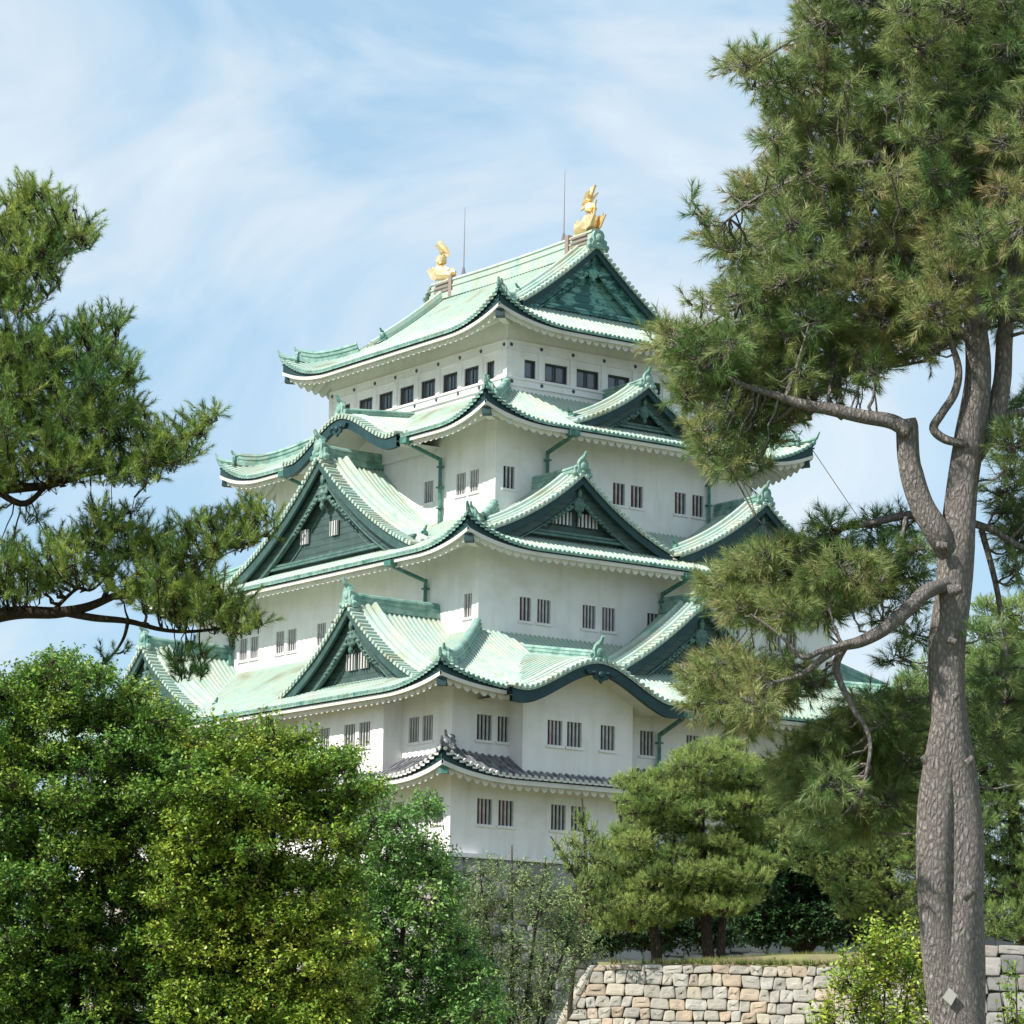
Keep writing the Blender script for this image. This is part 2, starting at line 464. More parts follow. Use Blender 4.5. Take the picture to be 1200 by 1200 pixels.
def roof_tier(name, rf, tilem, capm, cuts=None, dmaxf=None, pitch=0.26, over=2.2, fascia=0.17, raft=0.45, ribh=0.075, thick=0.16):
    """one skirt roof: ribbed sheet, rounded eave tiles, dark verge board, white scalloped eave with rafters"""
    cuts = cuts or {}
    sheet, caps, dark, eave = M(), M(), M(), M()
    for key, (F, s0, s1, oe) in rf.faces().items():
        S = s1 - s0
        n = int(round(S / pitch))
        p = S / n
        cut = cuts.get(key, [])
        def cutat(s_):
            for (c, W, fn) in cut:
                if abs(s_ - c) < W:
                    return c, W, fn
            return None
        colsp = []
        for i in range(n):
            c = s0 + (i + 0.5) * p
            for off, dz in ((-0.5, 0), (-0.24, 0), (-0.19, 0.75), (0, 1), (0.19, 0.75), (0.24, 0)):
                colsp.append((c + off * p, dz * ribh))
        colsp.append((s1, 0))
        ND = 9
        prev = None
        for (s_, dz) in colsp:
            e = min(s_ - s0, s1 - s_)
            dm = dmaxf(key, s_, e) if dmaxf else min(e, rf.D)
            dmn = 0.0
            ct = cutat(s_)
            if ct:
                c, W, fn = ct
                dmn = dm
                for q in range(60):
                    d = dm * q / 60
                    if rf.z(e, d) > fn(abs(s_ - c), oe - d) - 0.03:
                        dmn = max(0, d - 0.15)
                        break
            colm = []
            for j in range(ND):
                d = dmn + (dm - dmn) * j / (ND - 1)
                colm.append(F(s_, oe - d, rf.z(e, d) + dz))
            if prev:
                sheet.grid([prev, colm])
            prev = colm
        for i in range(n):
            c = s0 + (i + 0.5) * p
            ct = cutat(c)
            if ct:
                continue
            e = min(c - s0, s1 - c)
            z = rf.z(e, 0)
            caps.sweep([F(c, oe - 0.05, z + 0.02), F(c, oe + 0.05, z - 0.01)],
                       [(0.088 * math.cos(a), 0.088 * math.sin(a)) for a in [k * math.pi / 4 for k in range(8)]])
            if i:
                caps.grid([[F(c - p * 0.5 - 0.12, oe + 0.03, z - 0.02), F(c - p * 0.5 + 0.12, oe + 0.03, z - 0.02)],
                           [F(c - p * 0.5 - 0.12, oe + 0.03, z - 0.11), F(c - p * 0.5 + 0.12, oe + 0.03, z - 0.11)]])
        # strips following the eave
        rp_ = max(1, int(round(S / raft)))
        K = rp_ * 6
        run = []
        runs = []
        for i in range(K + 1):
            s_ = s0 + S * i / K
            if cutat(s_):
                if run:
                    runs.append(run)
                run = []
            else:
                run.append((s_, i))
        if run:
            runs.append(run)
        for run in runs:
            a_, b_, c_, d_, f_, g_ = [], [], [], [], [], []
            so = []
            for (s_, i) in run:
                e = min(s_ - s0, s1 - s_)
                zt = rf.z(e, 0) - 0.02
                zs = rf.z(e, 0, 0.62) - thick
                wv = 0.24 * abs(math.sin(math.pi * (i % 6) / 6)) ** 0.8
                sc_ = max(s0 + 0.12, min(s1 - 0.12, s_))
                a_.append(F(s_, oe - 0.02, zt)); b_.append(F(s_, oe - 0.02, zt - 0.11))
                c_.append(F(sc_, oe - 0.1, zt - 0.05)); d_.append(F(sc_, oe - 0.1, zs))
                f_.append(F(sc_, oe - 0.07, zs)); g_.append(F(sc_, oe - 0.07, zs - fascia))
                row = [F(sc_, oe - 0.07, zs - fascia), F(sc_, oe - 0.24, zs - fascia + 0.02)]
                sc2 = max(s0 + 0.3, min(s1 - 0.3, s_))
                row.append(F(sc2, oe - 0.26, zs - fascia - wv))
                dm = min(e, over + 0.3)
                for q in (0.25, 0.5, 0.75, 1.0):
                    d = 0.3 + (max(dm, 0.3) - 0.3) * q
                    ee = max(e, d)
                    row.append(F(max(s0 + d, min(s1 - d, sc2)), oe - d, rf.z(ee, d, 0.62) - thick - fascia - wv - 0.05 * min(1, d)))
                so.append(row)
            if len(run) > 1:
                dark.grid([a_, b_]); dark.grid([c_, d_])
                eave.grid([[F(p0[0], p0[1], p0[2]) for p0 in []]]) if False else None
                top = [(x[0], x[1], x[2]) for x in f_]
                eave.grid([f_, g_]); eave.grid([d_, f_])
                eave.grid(so)
    r = sheet.build(name, tilem, keep)
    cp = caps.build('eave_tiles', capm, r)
    dk = dark.build('eave_board', DARKC, r)
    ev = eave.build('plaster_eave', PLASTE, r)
    # corner beams and hip ridges
    for (cx, cy, dx, dy) in ((rf.e, rf.e, 1, 1), (WX - rf.e, rf.e, -1, 1), (rf.e, WY - rf.e, 1, -1), (WX - rf.e, WY - rf.e, -1, -1)):
        b = M()
        def hp(d, dz, k=0.62):
            return (cx + dx * d, cy + dy * d, rf.z(d, d, k) + dz)
        b.sweep([hp(0.45, -thick - 0.42), hp(1.3, -thick - 0.5), hp(over + 0.2, -thick - 0.6)],
                [(-0.17, -0.2), (0.17, -0.2), (0.17, 0.16), (-0.17, 0.16)])
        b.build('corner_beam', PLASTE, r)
        t_ = M()
        t_.sweep([hp(0.22, -thick - 0.38), hp(0.5, -thick - 0.42)], [(-0.2, -0.24), (0.2, -0.24), (0.2, 0.17), (-0.2, 0.17)])
        t_.build('corner_beam_cap', DARKC if capm is not MORTAR else PIPEC, r)
        Dm = min(rf.D, dmaxf('R', rf.e + 3, 2.95) if dmaxf else rf.D)
        pm = M()
        ridge_prof = RP
        path = [hp(0.75 + (Dm - 0.75) * q / 12, 0.02 + 0.12 * max(0, 1 - q / 3.0), 1) for q in range(13)]
        pm.sweep(path, ridge_prof, scale=[0.85] * 13)
        pm.tube([hp(0.0, 0.1, 1), hp(0.3, 0.1, 1), hp(0.8, 0.12, 1)], [0.11, 0.13, 0.15])
        pm.tube([hp(-0.12, 0.42, 1), hp(-0.02, 0.16, 1), hp(0.3, 0.12, 1)], [0.05, 0.1, 0.12])
        rdg = pm.build('hip_ridge', COPPER2 if tilem is not GTILE else GTILE, r)
        om = M()
        ornament(om, hp(0.68, 0.0, 1), (-dx * 0.7071, -dy * 0.7071), 0.62)
        om.build('ridge_end_ornament', COPPER2 if tilem is not GTILE else GTILE, rdg)
    return r

# stacked ridge section: (side, up)
RP = [(-0.26, -0.15), (0.26, -0.15), (0.26, 0.06), (0.19, 0.09), (0.19, 0.2), (0.23, 0.22), (0.23, 0.3), (0.17, 0.33), (0.17, 0.44),
      (0.21, 0.46), (0.17, 0.56), (0.08, 0.62), (-0.08, 0.62), (-0.17, 0.56), (-0.21, 0.46), (-0.17, 0.44), (-0.17, 0.33),
      (-0.23, 0.3), (-0.23, 0.22), (-0.19, 0.2), (-0.19, 0.09), (-0.26, 0.06)]

def ornament(m, pos, out, k=1.0, post=True):
    """ridge-end tile: a shouldered plaque with side scrolls and an upturned horn"""
    ox, oy = out
    def F(u, d, w_):
        return (pos[0] + ox * d - oy * u * k, pos[1] + oy * d + ox * u * k, pos[2] + w_ * k)
    m.poly([(-0.42, -0.1), (0.42, -0.1), (0.45, 0.1), (0.33, 0.3), (0.36, 0.62), (0.25, 0.82), (0.0, 0.92), (-0.25, 0.82), (-0.36, 0.62), (-0.33, 0.3), (-0.45, 0.1)], 0.2 * k, F)
    for sg in (-1, 1):
        m.poly([(sg * 0.3, -0.1), (sg * 0.62, -0.22), (sg * 0.72, 0.02), (sg * 0.56, 0.14), (sg * 0.58, 0.34), (sg * 0.42, 0.42), (sg * 0.3, 0.3)], 0.14 * k, F)
        m.dome(sg * 0.57, 0.0, 0.14, 0.14, 0.08 * k, F, d0=0.14 * k)
    m.dome(0, 0.45, 0.22, 0.24, 0.1 * k, F, d0=0.2 * k)
    m.dome(0, 0.12, 0.14, 0.1, 0.07 * k, F, d0=0.2 * k)
    if post:
        m.tube([F(0, -0.15 * k, 0.8), F(0, 0.1 * k, 0.92), F(0, 0.3 * k, 1.05), F(0, 0.42 * k, 1.28)], [0.15 * k, 0.14 * k, 0.11 * k, 0.08 * k], 8)

# ------------------------------------------------------------------ gables
def gable(F, outdir, c, of, ob, W, zf, H, kind='chidori', under=None, slope_back=0.0, wallm=None, size=1.0, wins=(), winsz=(0.62, 0.75),
          full_slopes=True, label=None, zbase=None, exps=(0.62, 2.3), zpend=None, drop=None, soffit=None, cover=None):
    wallm = wallm or GWALL
    def h(a):
        t = a / W
        if kind == 'kara':
            if t > 1:
                return 0.0
            return H * (0.5 * (1 + math.cos(math.pi * t ** 0.92))) + 0.10 * H * max(0, t - 0.8) / 0.2
        if t > 1:
            return -H * exps[0] / W * (a - W)
        return H * (exps[0] * (1 - t) + (1 - exps[0]) * (1 - t) ** exps[1])
    def z(a, o):
        return zf + h(abs(a)) + slope_back * (of - o) + (0.12 * max(0, 1 - (of - o) / 1.6) ** 2 * (1 - abs(a) / W) if kind != 'kara' else 0)
    vb = 0.5 * size          # verge tile length
    roof = M()
    amax = W + (0.25 if kind == 'kara' else 0.5)
    NA = 22
    # ribbed slopes, ribs running down from the ridge
    if full_slopes:
        for sg in (-1, 1):
            n = max(1, int(round((of - vb - ob) / 0.27)))
            p = (of - vb - ob) / n
            prev = None
            for i in range(n + 1):
                offs = ((-0.5, 0), (-0.24, 0), (-0.19, 0.064), (0, 0.085), (0.19, 0.064), (0.24, 0)) if i < n else ((-0.5, 0),)
                for off, dz in offs:
                    o = ob + (i + 0.5 + off) * p
                    cl = [F(c + sg * amax * j / NA, o, z(amax * j / NA, o) + dz) for j in range(NA + 1)]
                    if prev:
                        roof.grid([prev, cl])
                    prev = cl
    # verge: short round tiles laid towards the front edge
    arc = [0.0]
    for j in range(1, 101):
        a0, a1 = W * (j - 1) / 100, W * j / 100
        arc.append(arc[-1] + math.hypot(a1 - a0, h(a1) - h(a0)))
    nst = int(arc[-1] / 0.29)
    verge = M()
    for sg in (-1, 1):
        base = [[F(c + sg * W * j / NA, o, z(W * j / NA, o) - 0.02) for j in range(NA + 1)] for o in (of - vb - 0.02, of)]
        verge.grid(base)
        low = [[F(c + sg * W * j / NA, of, z(W * j / NA, of) - dz) for j in range(NA + 1)] for dz in (0.02, 0.12)]
        verge.grid(low)
        for i in range(nst):
            L_ = (i + 0.5) * arc[-1] / nst
            j = max(1, min(100, int(np.searchsorted(arc, L_))))
            a = W * j / 100
            zz = z(a, of)
            verge.tube([F(c + sg * a, of - vb - 0.05, zz + 0.03 + slope_back * vb), F(c + sg * a, of + 0.07, zz + 0.03)], 0.1, 7)
    rb = roof.build('gable_roof', COPPER, keep) if full_slopes else verge.build('gable_roof', COPPER, keep)
    if full_slopes:
        verge.build('verge_tiles', COPPER, rb)
    if label:
        rb['label'] = label
    # descending ridges beside the verge
    if kind != 'kara':
        dr = M()
        rolls = (0.30, 0.62, 0.95) if size > 0.9 else (0.28, 0.58, 0.86)
        for sg in (-1, 1):
            for q, off in enumerate(rolls):
                o = of - vb - off + 0.1
                end = W * (0.97 if q < 2 else 0.86)
                path = [F(c + sg * (0.12 + (end - 0.12) * j / 16), o, z(0.12 + (end - 0.12) * j / 16, o)) for j in range(17)]
                hh = (0.26, 0.36, 0.52)[q] * (1 if size > 0.9 else 0.9)
                dr.sweep(path, [(-0.14, -0.05), (0.14, -0.05), (0.14, hh * 0.5), (0.1, hh * 0.9), (0, hh), (-0.1, hh * 0.9), (-0.14, hh * 0.5)])
        d_ = dr.build('descending_ridge', COPPER, rb)
        bs = M()
        for sg in (-1, 1):
            rows = []
            for o in (of - vb - 0.02, of - vb - rolls[2] - 0.1):
                rows.append([F(c + sg * (0.1 + (W * 0.96 - 0.1) * j / 16), o, z(0.1 + (W * 0.96 - 0.1) * j / 16, o) + 0.12) for j in range(17)])
            bs.grid(rows)
        bs.build('ridge_base', COPPER2, d_)
        for sg in (-1, 1):
            om = M()
            o = of - vb - rolls[2] + 0.1
            pp = F(c + sg * W * 0.87, o, z(W * 0.87, o))
            q1 = F(c + sg, o, 0)
            q0 = F(c, o, 0)
            ornament(om, pp, (q1[0] - q0[0] if sg > 0 else q1[0] - q0[0], q1[1] - q0[1]), 0.55)
            om.build('ridge_end_ornament', PIPEC, d_)
    else:
        # shallow rolls following the bell curve behind the verge
        dr = M()
        for off in (0.25, 0.6):
            o = of - vb - off
            for sg in (-1, 1):
                path = [F(c + sg * W * j / 22, o, z(W * j / 22, o)) for j in range(23)]
                dr.sweep(path, [(-0.11, -0.05), (0.11, -0.05), (0.11, 0.09), (0, 0.15), (-0.11, 0.09)])
        dr.build('descending_ridge', COPPER, rb)
    # main ridge
    if kind == 'kara' or full_slopes:
        rg = M()
        n = 10
        path = []
        for i in range(n + 1):
            o = ob + (of - 0.25 - ob) * i / n
            path.append(F(c, o, z(0, o) + 0.02))
        rg.sweep(path, RP, scale=[size * (0.8 if kind == 'kara' else 1.0)] * len(path))
        rgo = rg.build('gable_ridge', COPPER2, rb)
        om = M()
        pp = F(c, of - 0.2, z(0, of) - 0.02)
        ornament(om, pp, outdir, 0.95 * size if kind != 'kara' else 0.85)
        om.build('ridge_end_ornament', COPPER2, rgo)
    # barge boards
    def band(m, o0, o1, top, bot, wfoot=1.0, amx=None):
        am = amx or W
        for sg in (-1, 1):
            rows = [[], [], [], []]
            for j in range(NA + 1):
                a = am * j / NA
                ft = 1 + (wfoot - 1) * (j / NA)
                zt = z(a, of) - top
                zb = z(a, of) - top - (bot - top) * ft
                if under is not None:
                    lo_u = under.z(99, max(0, -under.e - o0)) - 0.05
                    zb = max(zb, lo_u)
                    zt = max(zt, zb + 0.005)
                for r_, (o, zz) in enumerate(((o1, zt), (o0, zt), (o0, zb), (o1, zb))):
                    rows[r_].append(F(c + sg * a, o, zz))
            m.grid(rows + [rows[0]])
    bb = M()
    if kind == 'kara':
        band(bb, of - 0.06, of - 0.28, 0.13, 0.13 + 0.55 * size, 1.15)
    else:
        band(bb, of - 0.08, of - 0.22, 0.13, 0.13 + 0.42 * size, 1.1)
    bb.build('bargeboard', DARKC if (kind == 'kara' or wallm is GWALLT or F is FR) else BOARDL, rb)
    if kind != 'kara':
        ib = M()
        band(ib, of - 0.42, of - 0.6, 0.2, 0.2 + 0.95 * min(size, 1.0), 0.9)
        ib.build('inner_bargeboard', wallm, rb)
        tr = M()
        band(tr, of - 0.36, of - 0.6, 0.2 + 0.95 * min(size, 1.0), 0.2 + 1.03 * min(size, 1.0), 0.9)
        band(tr, of - 0.78, of - 0.85, 0.2 + 1.5 * size, 0.2 + 1.55 * size, 0.9, W * 0.8)
        zb = (zbase if zbase is not None else zf + 0.05)
        for k_, (oo, dz) in enumerate(((of - 0.6, 0.0), (of - 0.68, 0.16))):
            a0, a1 = F(c - W * 0.93, oo, zb + dz), F(c + W * 0.93, oo + 0.14, zb + dz + 0.11)
            lo_, hi_ = [min(a0[i], a1[i]) for i in range(3)], [max(a0[i], a1[i]) for i in range(3)]
            tr.box(lo_, hi_)
        tr.build('gable_moulding', CARV if wallm is GWALL else GWALLT, rb)
        gw = M()
        fo = of - 0.84
        rows = [[], []]
        for j in range(-NA, NA + 1):
            a = abs(j) / NA * W * 0.99
            zu = under.z(99, -under.e - fo) - 0.1
            rows[0].append(F(c + (W * 0.99) * j / NA, fo, zu))
            rows[1].append(F(c + (W * 0.99) * j / NA, fo, max(z(a, of) - 0.15, zu + 0.02)))
        gw.grid(rows)
        gwo = gw.build('gable_wall', wallm, rb)
        for (s_, zz) in wins:
            window(F, s_, fo, zz, winsz[0], winsz[1], 'bars_light', parent=rb)
    # soffit under the verge (dark for chidori, white for bell gable)
    sf = M()
    back = (of - 0.84) if kind != 'kara' else (soffit if soffit is not None else of - 3)
    for sg in (-1, 1):
        rows = []
        for o in (of - 0.1, back):
            rows.append([F(c + sg * W * j / NA, o, z(W * j / NA, of) - (0.14 if kind != 'kara' else 0.4)) for j in range(NA + 1)])
        sf.grid(rows)
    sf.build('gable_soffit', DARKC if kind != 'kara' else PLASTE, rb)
    # carved pendant
    pn = M()
    zp = (zpend if zpend is not None else z(0, of) - (0.2 + 1.45 * size if kind != 'kara' else 0.62))
    op = (of - 0.36) if kind != 'kara' else of - 0.02
    if kind != 'kara':
        k = size
        def P(u, d, w_):
            return F(c + u * k, op + (d * 1.0), zp + w_ * k)
        pn.dome(0, 0, 0.4, 0.46, 0.1, P, 8)
        pn.dome(0, 0.02, 0.2, 0.22, 0.18, P, 6)
        for q in range(6):
            an = q * math.pi / 3
            pn.dome(0.3 * math.cos(an), 0.3 * math.sin(an), 0.12, 0.12, 0.13, P, 6)
        pn.dome(0, 0.62, 0.16, 0.3, 0.14, P, 6)
        pn.dome(0, -0.55, 0.13, 0.2, 0.14, P, 6)
        rr = random.Random(int(c * 10))
        for sg in (-1, 1):
            for q in range(7):
                u = sg * (0.55 + q * 0.27)
                ww = h(0) * 0 - (h(0) - h(abs(u) * k)) / k * 0.92 + 0.25 + rr.uniform(-0.08, 0.08)
                pn.dome(u, ww, 0.2 - q * 0.016, 0.13 - q * 0.012, 0.09, P, 6)
                pn.dome(u + 0.08 * sg, ww - 0.15, 0.1, 0.07, 0.07, P, 5)
    else:
        def P(u, d, w_):
            return F(c + u * size, op + d, zp + w_ * size)
        pn.poly([(-1.0, 0.22), (-0.8, -0.02), (-0.55, 0.02), (-0.4, -0.25), (-0.15, -0.3), (0, -0.46), (0.15, -0.3), (0.4, -0.25), (0.55, 0.02), (0.8, -0.02), (1.0, 0.22), (0.5, 0.32), (0, 0.36), (-0.5, 0.32)], 0.1, P)
        pn.dome(0, 0, 0.2, 0.2, 0.12, P, 8, d0=0.1)
        for sg in (-1, 1):
            pn.dome(sg * 0.45, 0.08, 0.16, 0.1, 0.08, P, 6, d0=0.1)
    pn.build('gable_pendant', (DARKC if kind == 'kara' else (CARV if wallm is GWALL else GWALLT)), rb)
    return rb, z, h

# ------------------------------------------------------------------ windows: one pane recess, its bars and its sill
WREG = {}
def wmesh(key, mk):
    if key not in WREG:
        WREG[key] = mk()
    return WREG[key]
def mesh_only(m_, name, mt):
    me = bpy.data.meshes.new(name)
    me.from_pydata(m_.v, [], m_.f)
    me.materials.append(mt)
    return me
def window(F, s_, o, z, wd, ht, style, parent=None, red=0):
    """z = centre height; local frame: x along the wall, -y outward"""
    rot = 0 if F in (FR, FB) else -math.pi / 2
    def mk_pane():
        m_ = M()
        m_.box((-wd / 2 - 0.01, 0.2, -ht / 2 - 0.01), (wd / 2 + 0.01, 0.24, ht / 2 + 0.01))
        return mesh_only(m_, 'window', GLASS if style == 'glass' else PANE)
    def mk_bars():
        m_ = M()
        if style == 'glass':
            t_ = 0.07
            m_.box((-wd / 2, 0.06, -ht / 2), (wd / 2, 0.14, -ht / 2 + t_)); m_.box((-wd / 2, 0.06, ht / 2 - t_), (wd / 2, 0.14, ht / 2))
            m_.box((-wd / 2, 0.065, -ht / 2 + t_), (-wd / 2 + t_, 0.135, ht / 2 - t_)); m_.box((wd / 2 - t_, 0.065, -ht / 2 + t_), (wd / 2, 0.135, ht / 2 - t_))
            if wd > 1:
                m_.box((-t_ / 2, 0.07, -ht / 2 + t_), (t_ / 2, 0.13, ht / 2 - t_))
        else:
            nb = max(2, int(round(wd / 0.21)) - 1)
            for i in range(nb):
                x = -wd / 2 + wd * (i + 1) / (nb + 1)
                m_.box((x - 0.042, 0.06, -ht / 2), (x + 0.042, 0.13, ht / 2))
            t_ = 0.035
            m_.box((-wd / 2, 0.055, -ht / 2), (-wd / 2 + t_, 0.16, ht / 2)); m_.box((wd / 2 - t_, 0.055, -ht / 2), (wd / 2, 0.16, ht / 2))
        return mesh_only(m_, 'window_bars', FRAME if style == 'glass' else (BARL if style == 'bars_light' else BAR))
    def mk_sill():
        m_ = M()
        m_.box((-wd / 2 - 0.1, -0.07, -ht / 2 - 0.13), (wd / 2 + 0.1, 0.05, -ht / 2 - 0.02))
        return mesh_only(m_, 'window_sill', PLAST)
    pos = F(s_, o, z)
    wo = bpy.data.objects.new('window', wmesh(('p', wd, ht, style), mk_pane))
    col.objects.link(wo)
    wo.parent = parent or keep
    wo.location = pos
    wo.rotation_euler = (0, 0, rot)
    b = bpy.data.objects.new('window_frame' if style == 'glass' else 'window_bars', wmesh(('b', wd, ht, style), mk_bars))
    col.objects.link(b)
    if parent is None:
        b.parent = wo
        if style == 'bars':
            sl = bpy.data.objects.new('window_sill', wmesh(('s', wd, ht), mk_sill))
            col.objects.link(sl)
            sl.parent = wo
        if red:
            def mk_red():
                m_ = M()
                x0 = -wd / 2 + (0.04 if red == 1 else wd * 0.45)
                m_.box((x0, 0.165, -ht / 2 + 0.02), (x0 + wd * 0.5, 0.195, ht / 2 - 0.02))
                return mesh_only(m_, 'shutter', SHUT)
            r_ = bpy.data.objects.new('window_shutter', wmesh(('r', wd, ht, red), mk_red))
            col.objects.link(r_)
            r_.parent = wo
    else:   # a window inside a gable: deeper levels are not allowed, bars sit beside the pane
        b.parent = parent
        b.location = pos
        b.rotation_euler = (0, 0, rot)
        b.location = F(s_, o + 0.25, z)
        wo.location = F(s_, o + 0.25, z)
BARL = mat('pale_window_bar', (0.62, 0.60, 0.58), 0.7)

def wall_face(m, F, s0, s1, o, z0, z1, holes, depth=0.22):
    """holes: (centre s, width, z centre, height)"""
    xs = sorted(set([s0, s1] + [h_[0] - h_[1] / 2 for h_ in holes] + [h_[0] + h_[1] / 2 for h_ in holes]))
    zs = sorted(set([z0, z1] + [h_[2] - h_[3] / 2 for h_ in holes] + [h_[2] + h_[3] / 2 for h_ in holes]))
    for i in range(len(xs) - 1):
        for j in range(len(zs) - 1):
            cx_, cz_ = (xs[i] + xs[i + 1]) / 2, (zs[j] + zs[j + 1]) / 2
            if any(abs(cx_ - h_[0]) < h_[1] / 2 and abs(cz_ - h_[2]) < h_[3] / 2 for h_ in holes):
                continue
            m.add([F(xs[i], o, zs[j]), F(xs[i + 1], o, zs[j]), F(xs[i + 1], o, zs[j + 1]), F(xs[i], o, zs[j + 1])], [(0, 1, 2, 3)])
    for (c, w_, zc, h_) in holes:
        a = [(c - w_ / 2, zc - h_ / 2), (c + w_ / 2, zc - h_ / 2), (c + w_ / 2, zc + h_ / 2), (c - w_ / 2, zc + h_ / 2)]
        m.grid([[F(s_, o, z_) for s_, z_ in a], [F(s_, o - depth, z_) for s_, z_ in a]], close=True)

def storey(name, ins, z0, z1, R_, L_, label=None):
    m = M()
    wall_face(m, FR, ins, WX - ins, -ins, z0, z1, R_)
    wall_face(m, FL, ins, WY - ins, -ins, z0, z1, L_)
    wall_face(m, FB, ins, WX - ins, -ins, z0, z1, [])
    wall_face(m, FK, ins, WY - ins, -ins, z0, z1, [])
    o = m.build(name, PLAST, keep)
    if label:
        o['label'] = label
    return o

def mirror(lst, tot):
    out_ = list(lst)
    for t in lst:
        s2 = tot - t[0]
        if all(abs(s2 - q[0]) > 0.6 for q in out_):
            out_.append((s2,) + tuple(t[1:]))
    return out_

# ---- storeys and their windows (positions measured on the photograph, mirrored about each face's centre)
def put(face, ins, specs, zc, ht, style='bars'):
    F = FR if face == 'R' else FL
    rr = random.Random(int(zc * 7) + (1 if face == 'R' else 2))
    hs = []
    for i, t in enumerate(specs):
        window(F, t[0], -ins, zc, t[1], ht, style, red=(t[2] if len(t) > 2 else 0))
        hs.append((t[0], t[1], zc, ht))
    return hs

# storey 1
h1R = put('R', 0, mirror([(1.80, .8, 1), (2.93, .8, 1), (5.76, .8), (6.85, .8), (9.6, .8), (10.7, .8), (13.2, .8)], WX), 0.26, 1.1)
h1L = put('L', 0, mirror([(0.95, .8), (4.0, .8), (5.08, .8), (8.2, .8), (9.3, .8), (12.4, .8), (13.5, .8)], WY), 0.26, 1.1)
storey('ground_storey_wall', 0, -1.75, 1.95, h1R, h1L, 'lowest white plaster wall above the stone base')
# storey 2
h2R = put('R', 0, mirror([(1.71, .8), (2.8, .78), (10.65, .8), (13.31, .8)], WX), 3.9, 1.1)
h2L = put('L', 0, mirror([(1.88, .8), (2.95, .8)], WY), 3.9, 1.1)
storey('second_storey_wall', 0, 1.95, 6.25, h2R, h2L)
h3R = put('R', 4.17, mirror([(6.8, .64, 1), (7.85, .75, 1), (10.44, .76, 1), (11.58, .76, 1), (14.2, .7)], WX), 10.07, 1.08)
h3L = put('L', 4.17, mirror([(5.0, .62, 1), (17.37, .8), (20.05, .8), (21.16, .78), (23.6, .75), (24.65, .75)], WY), 10.07, 1.08)
storey('third_storey_wall', 4.17, 6.0, 13.2, h3R, h3L)
h4R = put('R', 6.97, mirror([(7.76, .66), (14.24, .72, 1), (15.33, .73, 1), (18.01, .7, 1), (19.1, .7, 1)], WX), 16.72, 1.05)
h4L = put('L', 6.97, mirror([(8.70, .74, 2), (9.79, .78), (12.5, .76)], WY), 16.72, 1.05)
storey('fourth_storey_wall', 6.97, 13.2, 19.75, h4R, h4L)
h5R = put('R', 8.93, [(10.28, .66), (11.84, 1.34), (13.75, 1.34), (15.66, 1.34), (17.6, 1.34), (19.2, .66)], 22.61, 0.9, 'glass')
h5L = put('L', 8.93, [(10.33, .66), (11.91, 1.25), (13.75, 1.25), (15.66, 1.25), (17.55, 1.25), (19.45, 1.25), (21.3, 1.25), (23.1, .66)], 22.61, 0.9, 'glass')
st5 = storey('top_storey_wall', 8.93, 19.5, 25.35, h5R, h5L, 'top white wall with posts, rails and grey nail covers')
# posts, rails and studs of the top storey
tm, sm_ = M(), M()
for F, tot, hs, mids in ((FR, WX, h5R, [8.93, 10.9, 12.8, 14.7, 16.63, 18.5, 20.57]), (FL, WY, h5L, [8.93, 11.05, 12.83, 14.7, 16.6, 18.5, 20.37, 22.3, 24.57])):
    a, b = 8.93 - 0.09, tot - 8.93 + 0.09
    def bx(s0, s1, z0, z1, o):
        p0, p1 = F(s0, -8.93 - 0.02, z0), F(s1, -8.93 + o, z1)
        tm.box([min(p0[i], p1[i]) for i in range(3)], [max(p0[i], p1[i]) for i in range(3)])
    bx(a, b, 23.42, 23.47, 0.09)
    bx(a, b, 23.47, 23.86, 0.06)
    bx(a, b, 23.86, 23.90, 0.09)
    bx(a - 0.1, b + 0.1, 21.98, 22.07, 0.2)
    bx(a - 0.05, b + 0.05, 21.72, 21.98, 0.13)
    bx(a - 0.1, b + 0.1, 21.64, 21.72, 0.2)
    bx(a, b, 21.3, 21.64, 0.1)
    for q in mids:
        q0 = max(a, q - 0.15) if q > 9 else a
        bx(q0, min(b, q0 + 0.3) if q < tot - 9 else b, 22.07, 23.42, 0.08)
        for zz, oo in ((23.66, 0.06), (21.85, 0.13)):
            q2 = min(max(q, a + 0.28), b - 0.28)
            sm_.tube([F(q2, -8.93 + oo, zz), F(q2, -8.93 + oo + 0.05, zz)], [0.1, 0.07], 8)
tm.build('wall_rails', PLAST, st5)
sm_.build('nail_covers', STUD, st5)

# ---- projecting bays of the second storey
def bay(F, c, half, d, prof=None, wins=(), ztop=5.9, zbot=1.9):
    m = M()
    hs = [(s_, w_, 3.82, 1.08) for s_, w_ in wins]
    wall_face(m, F, c - half, c + half, d, zbot, min(ztop, 5.0), hs)
    n = 16
    rows = [[], []]
    for i in range(n + 1):
        a = -half + 2 * half * i / n
        zt = ztop if prof is None else prof(a) - 0.3
        rows[0].append(F(c + a, d, min(ztop, 5.0)))
        rows[1].append(F(c + a, d, max(zt, 5.0)))
    m.grid(rows)
    for sg in (-1, 1):
        zt = ztop if prof is None else prof(half) - 0.3
        m.add([F(c + sg * half, d, zbot), F(c + sg * half, -0.3, zbot), F(c + sg * half, -0.3, zt), F(c + sg * half, d, zt)], [(0, 1, 2, 3)])
    m.add([F(c - half, d, zbot), F(c + half, d, zbot), F(c + half, -0.3, zbot), F(c - half, -0.3, zbot)], [(0, 1, 2, 3)])
    bo = m.build('bay_wall', PLAST, keep)
    rot = F
    for i, (s_, w_) in enumerate(wins):
        window(F, s_, d, 3.82, w_, 1.08, 'bars', red=1 if i == 0 and F is FR else 0)

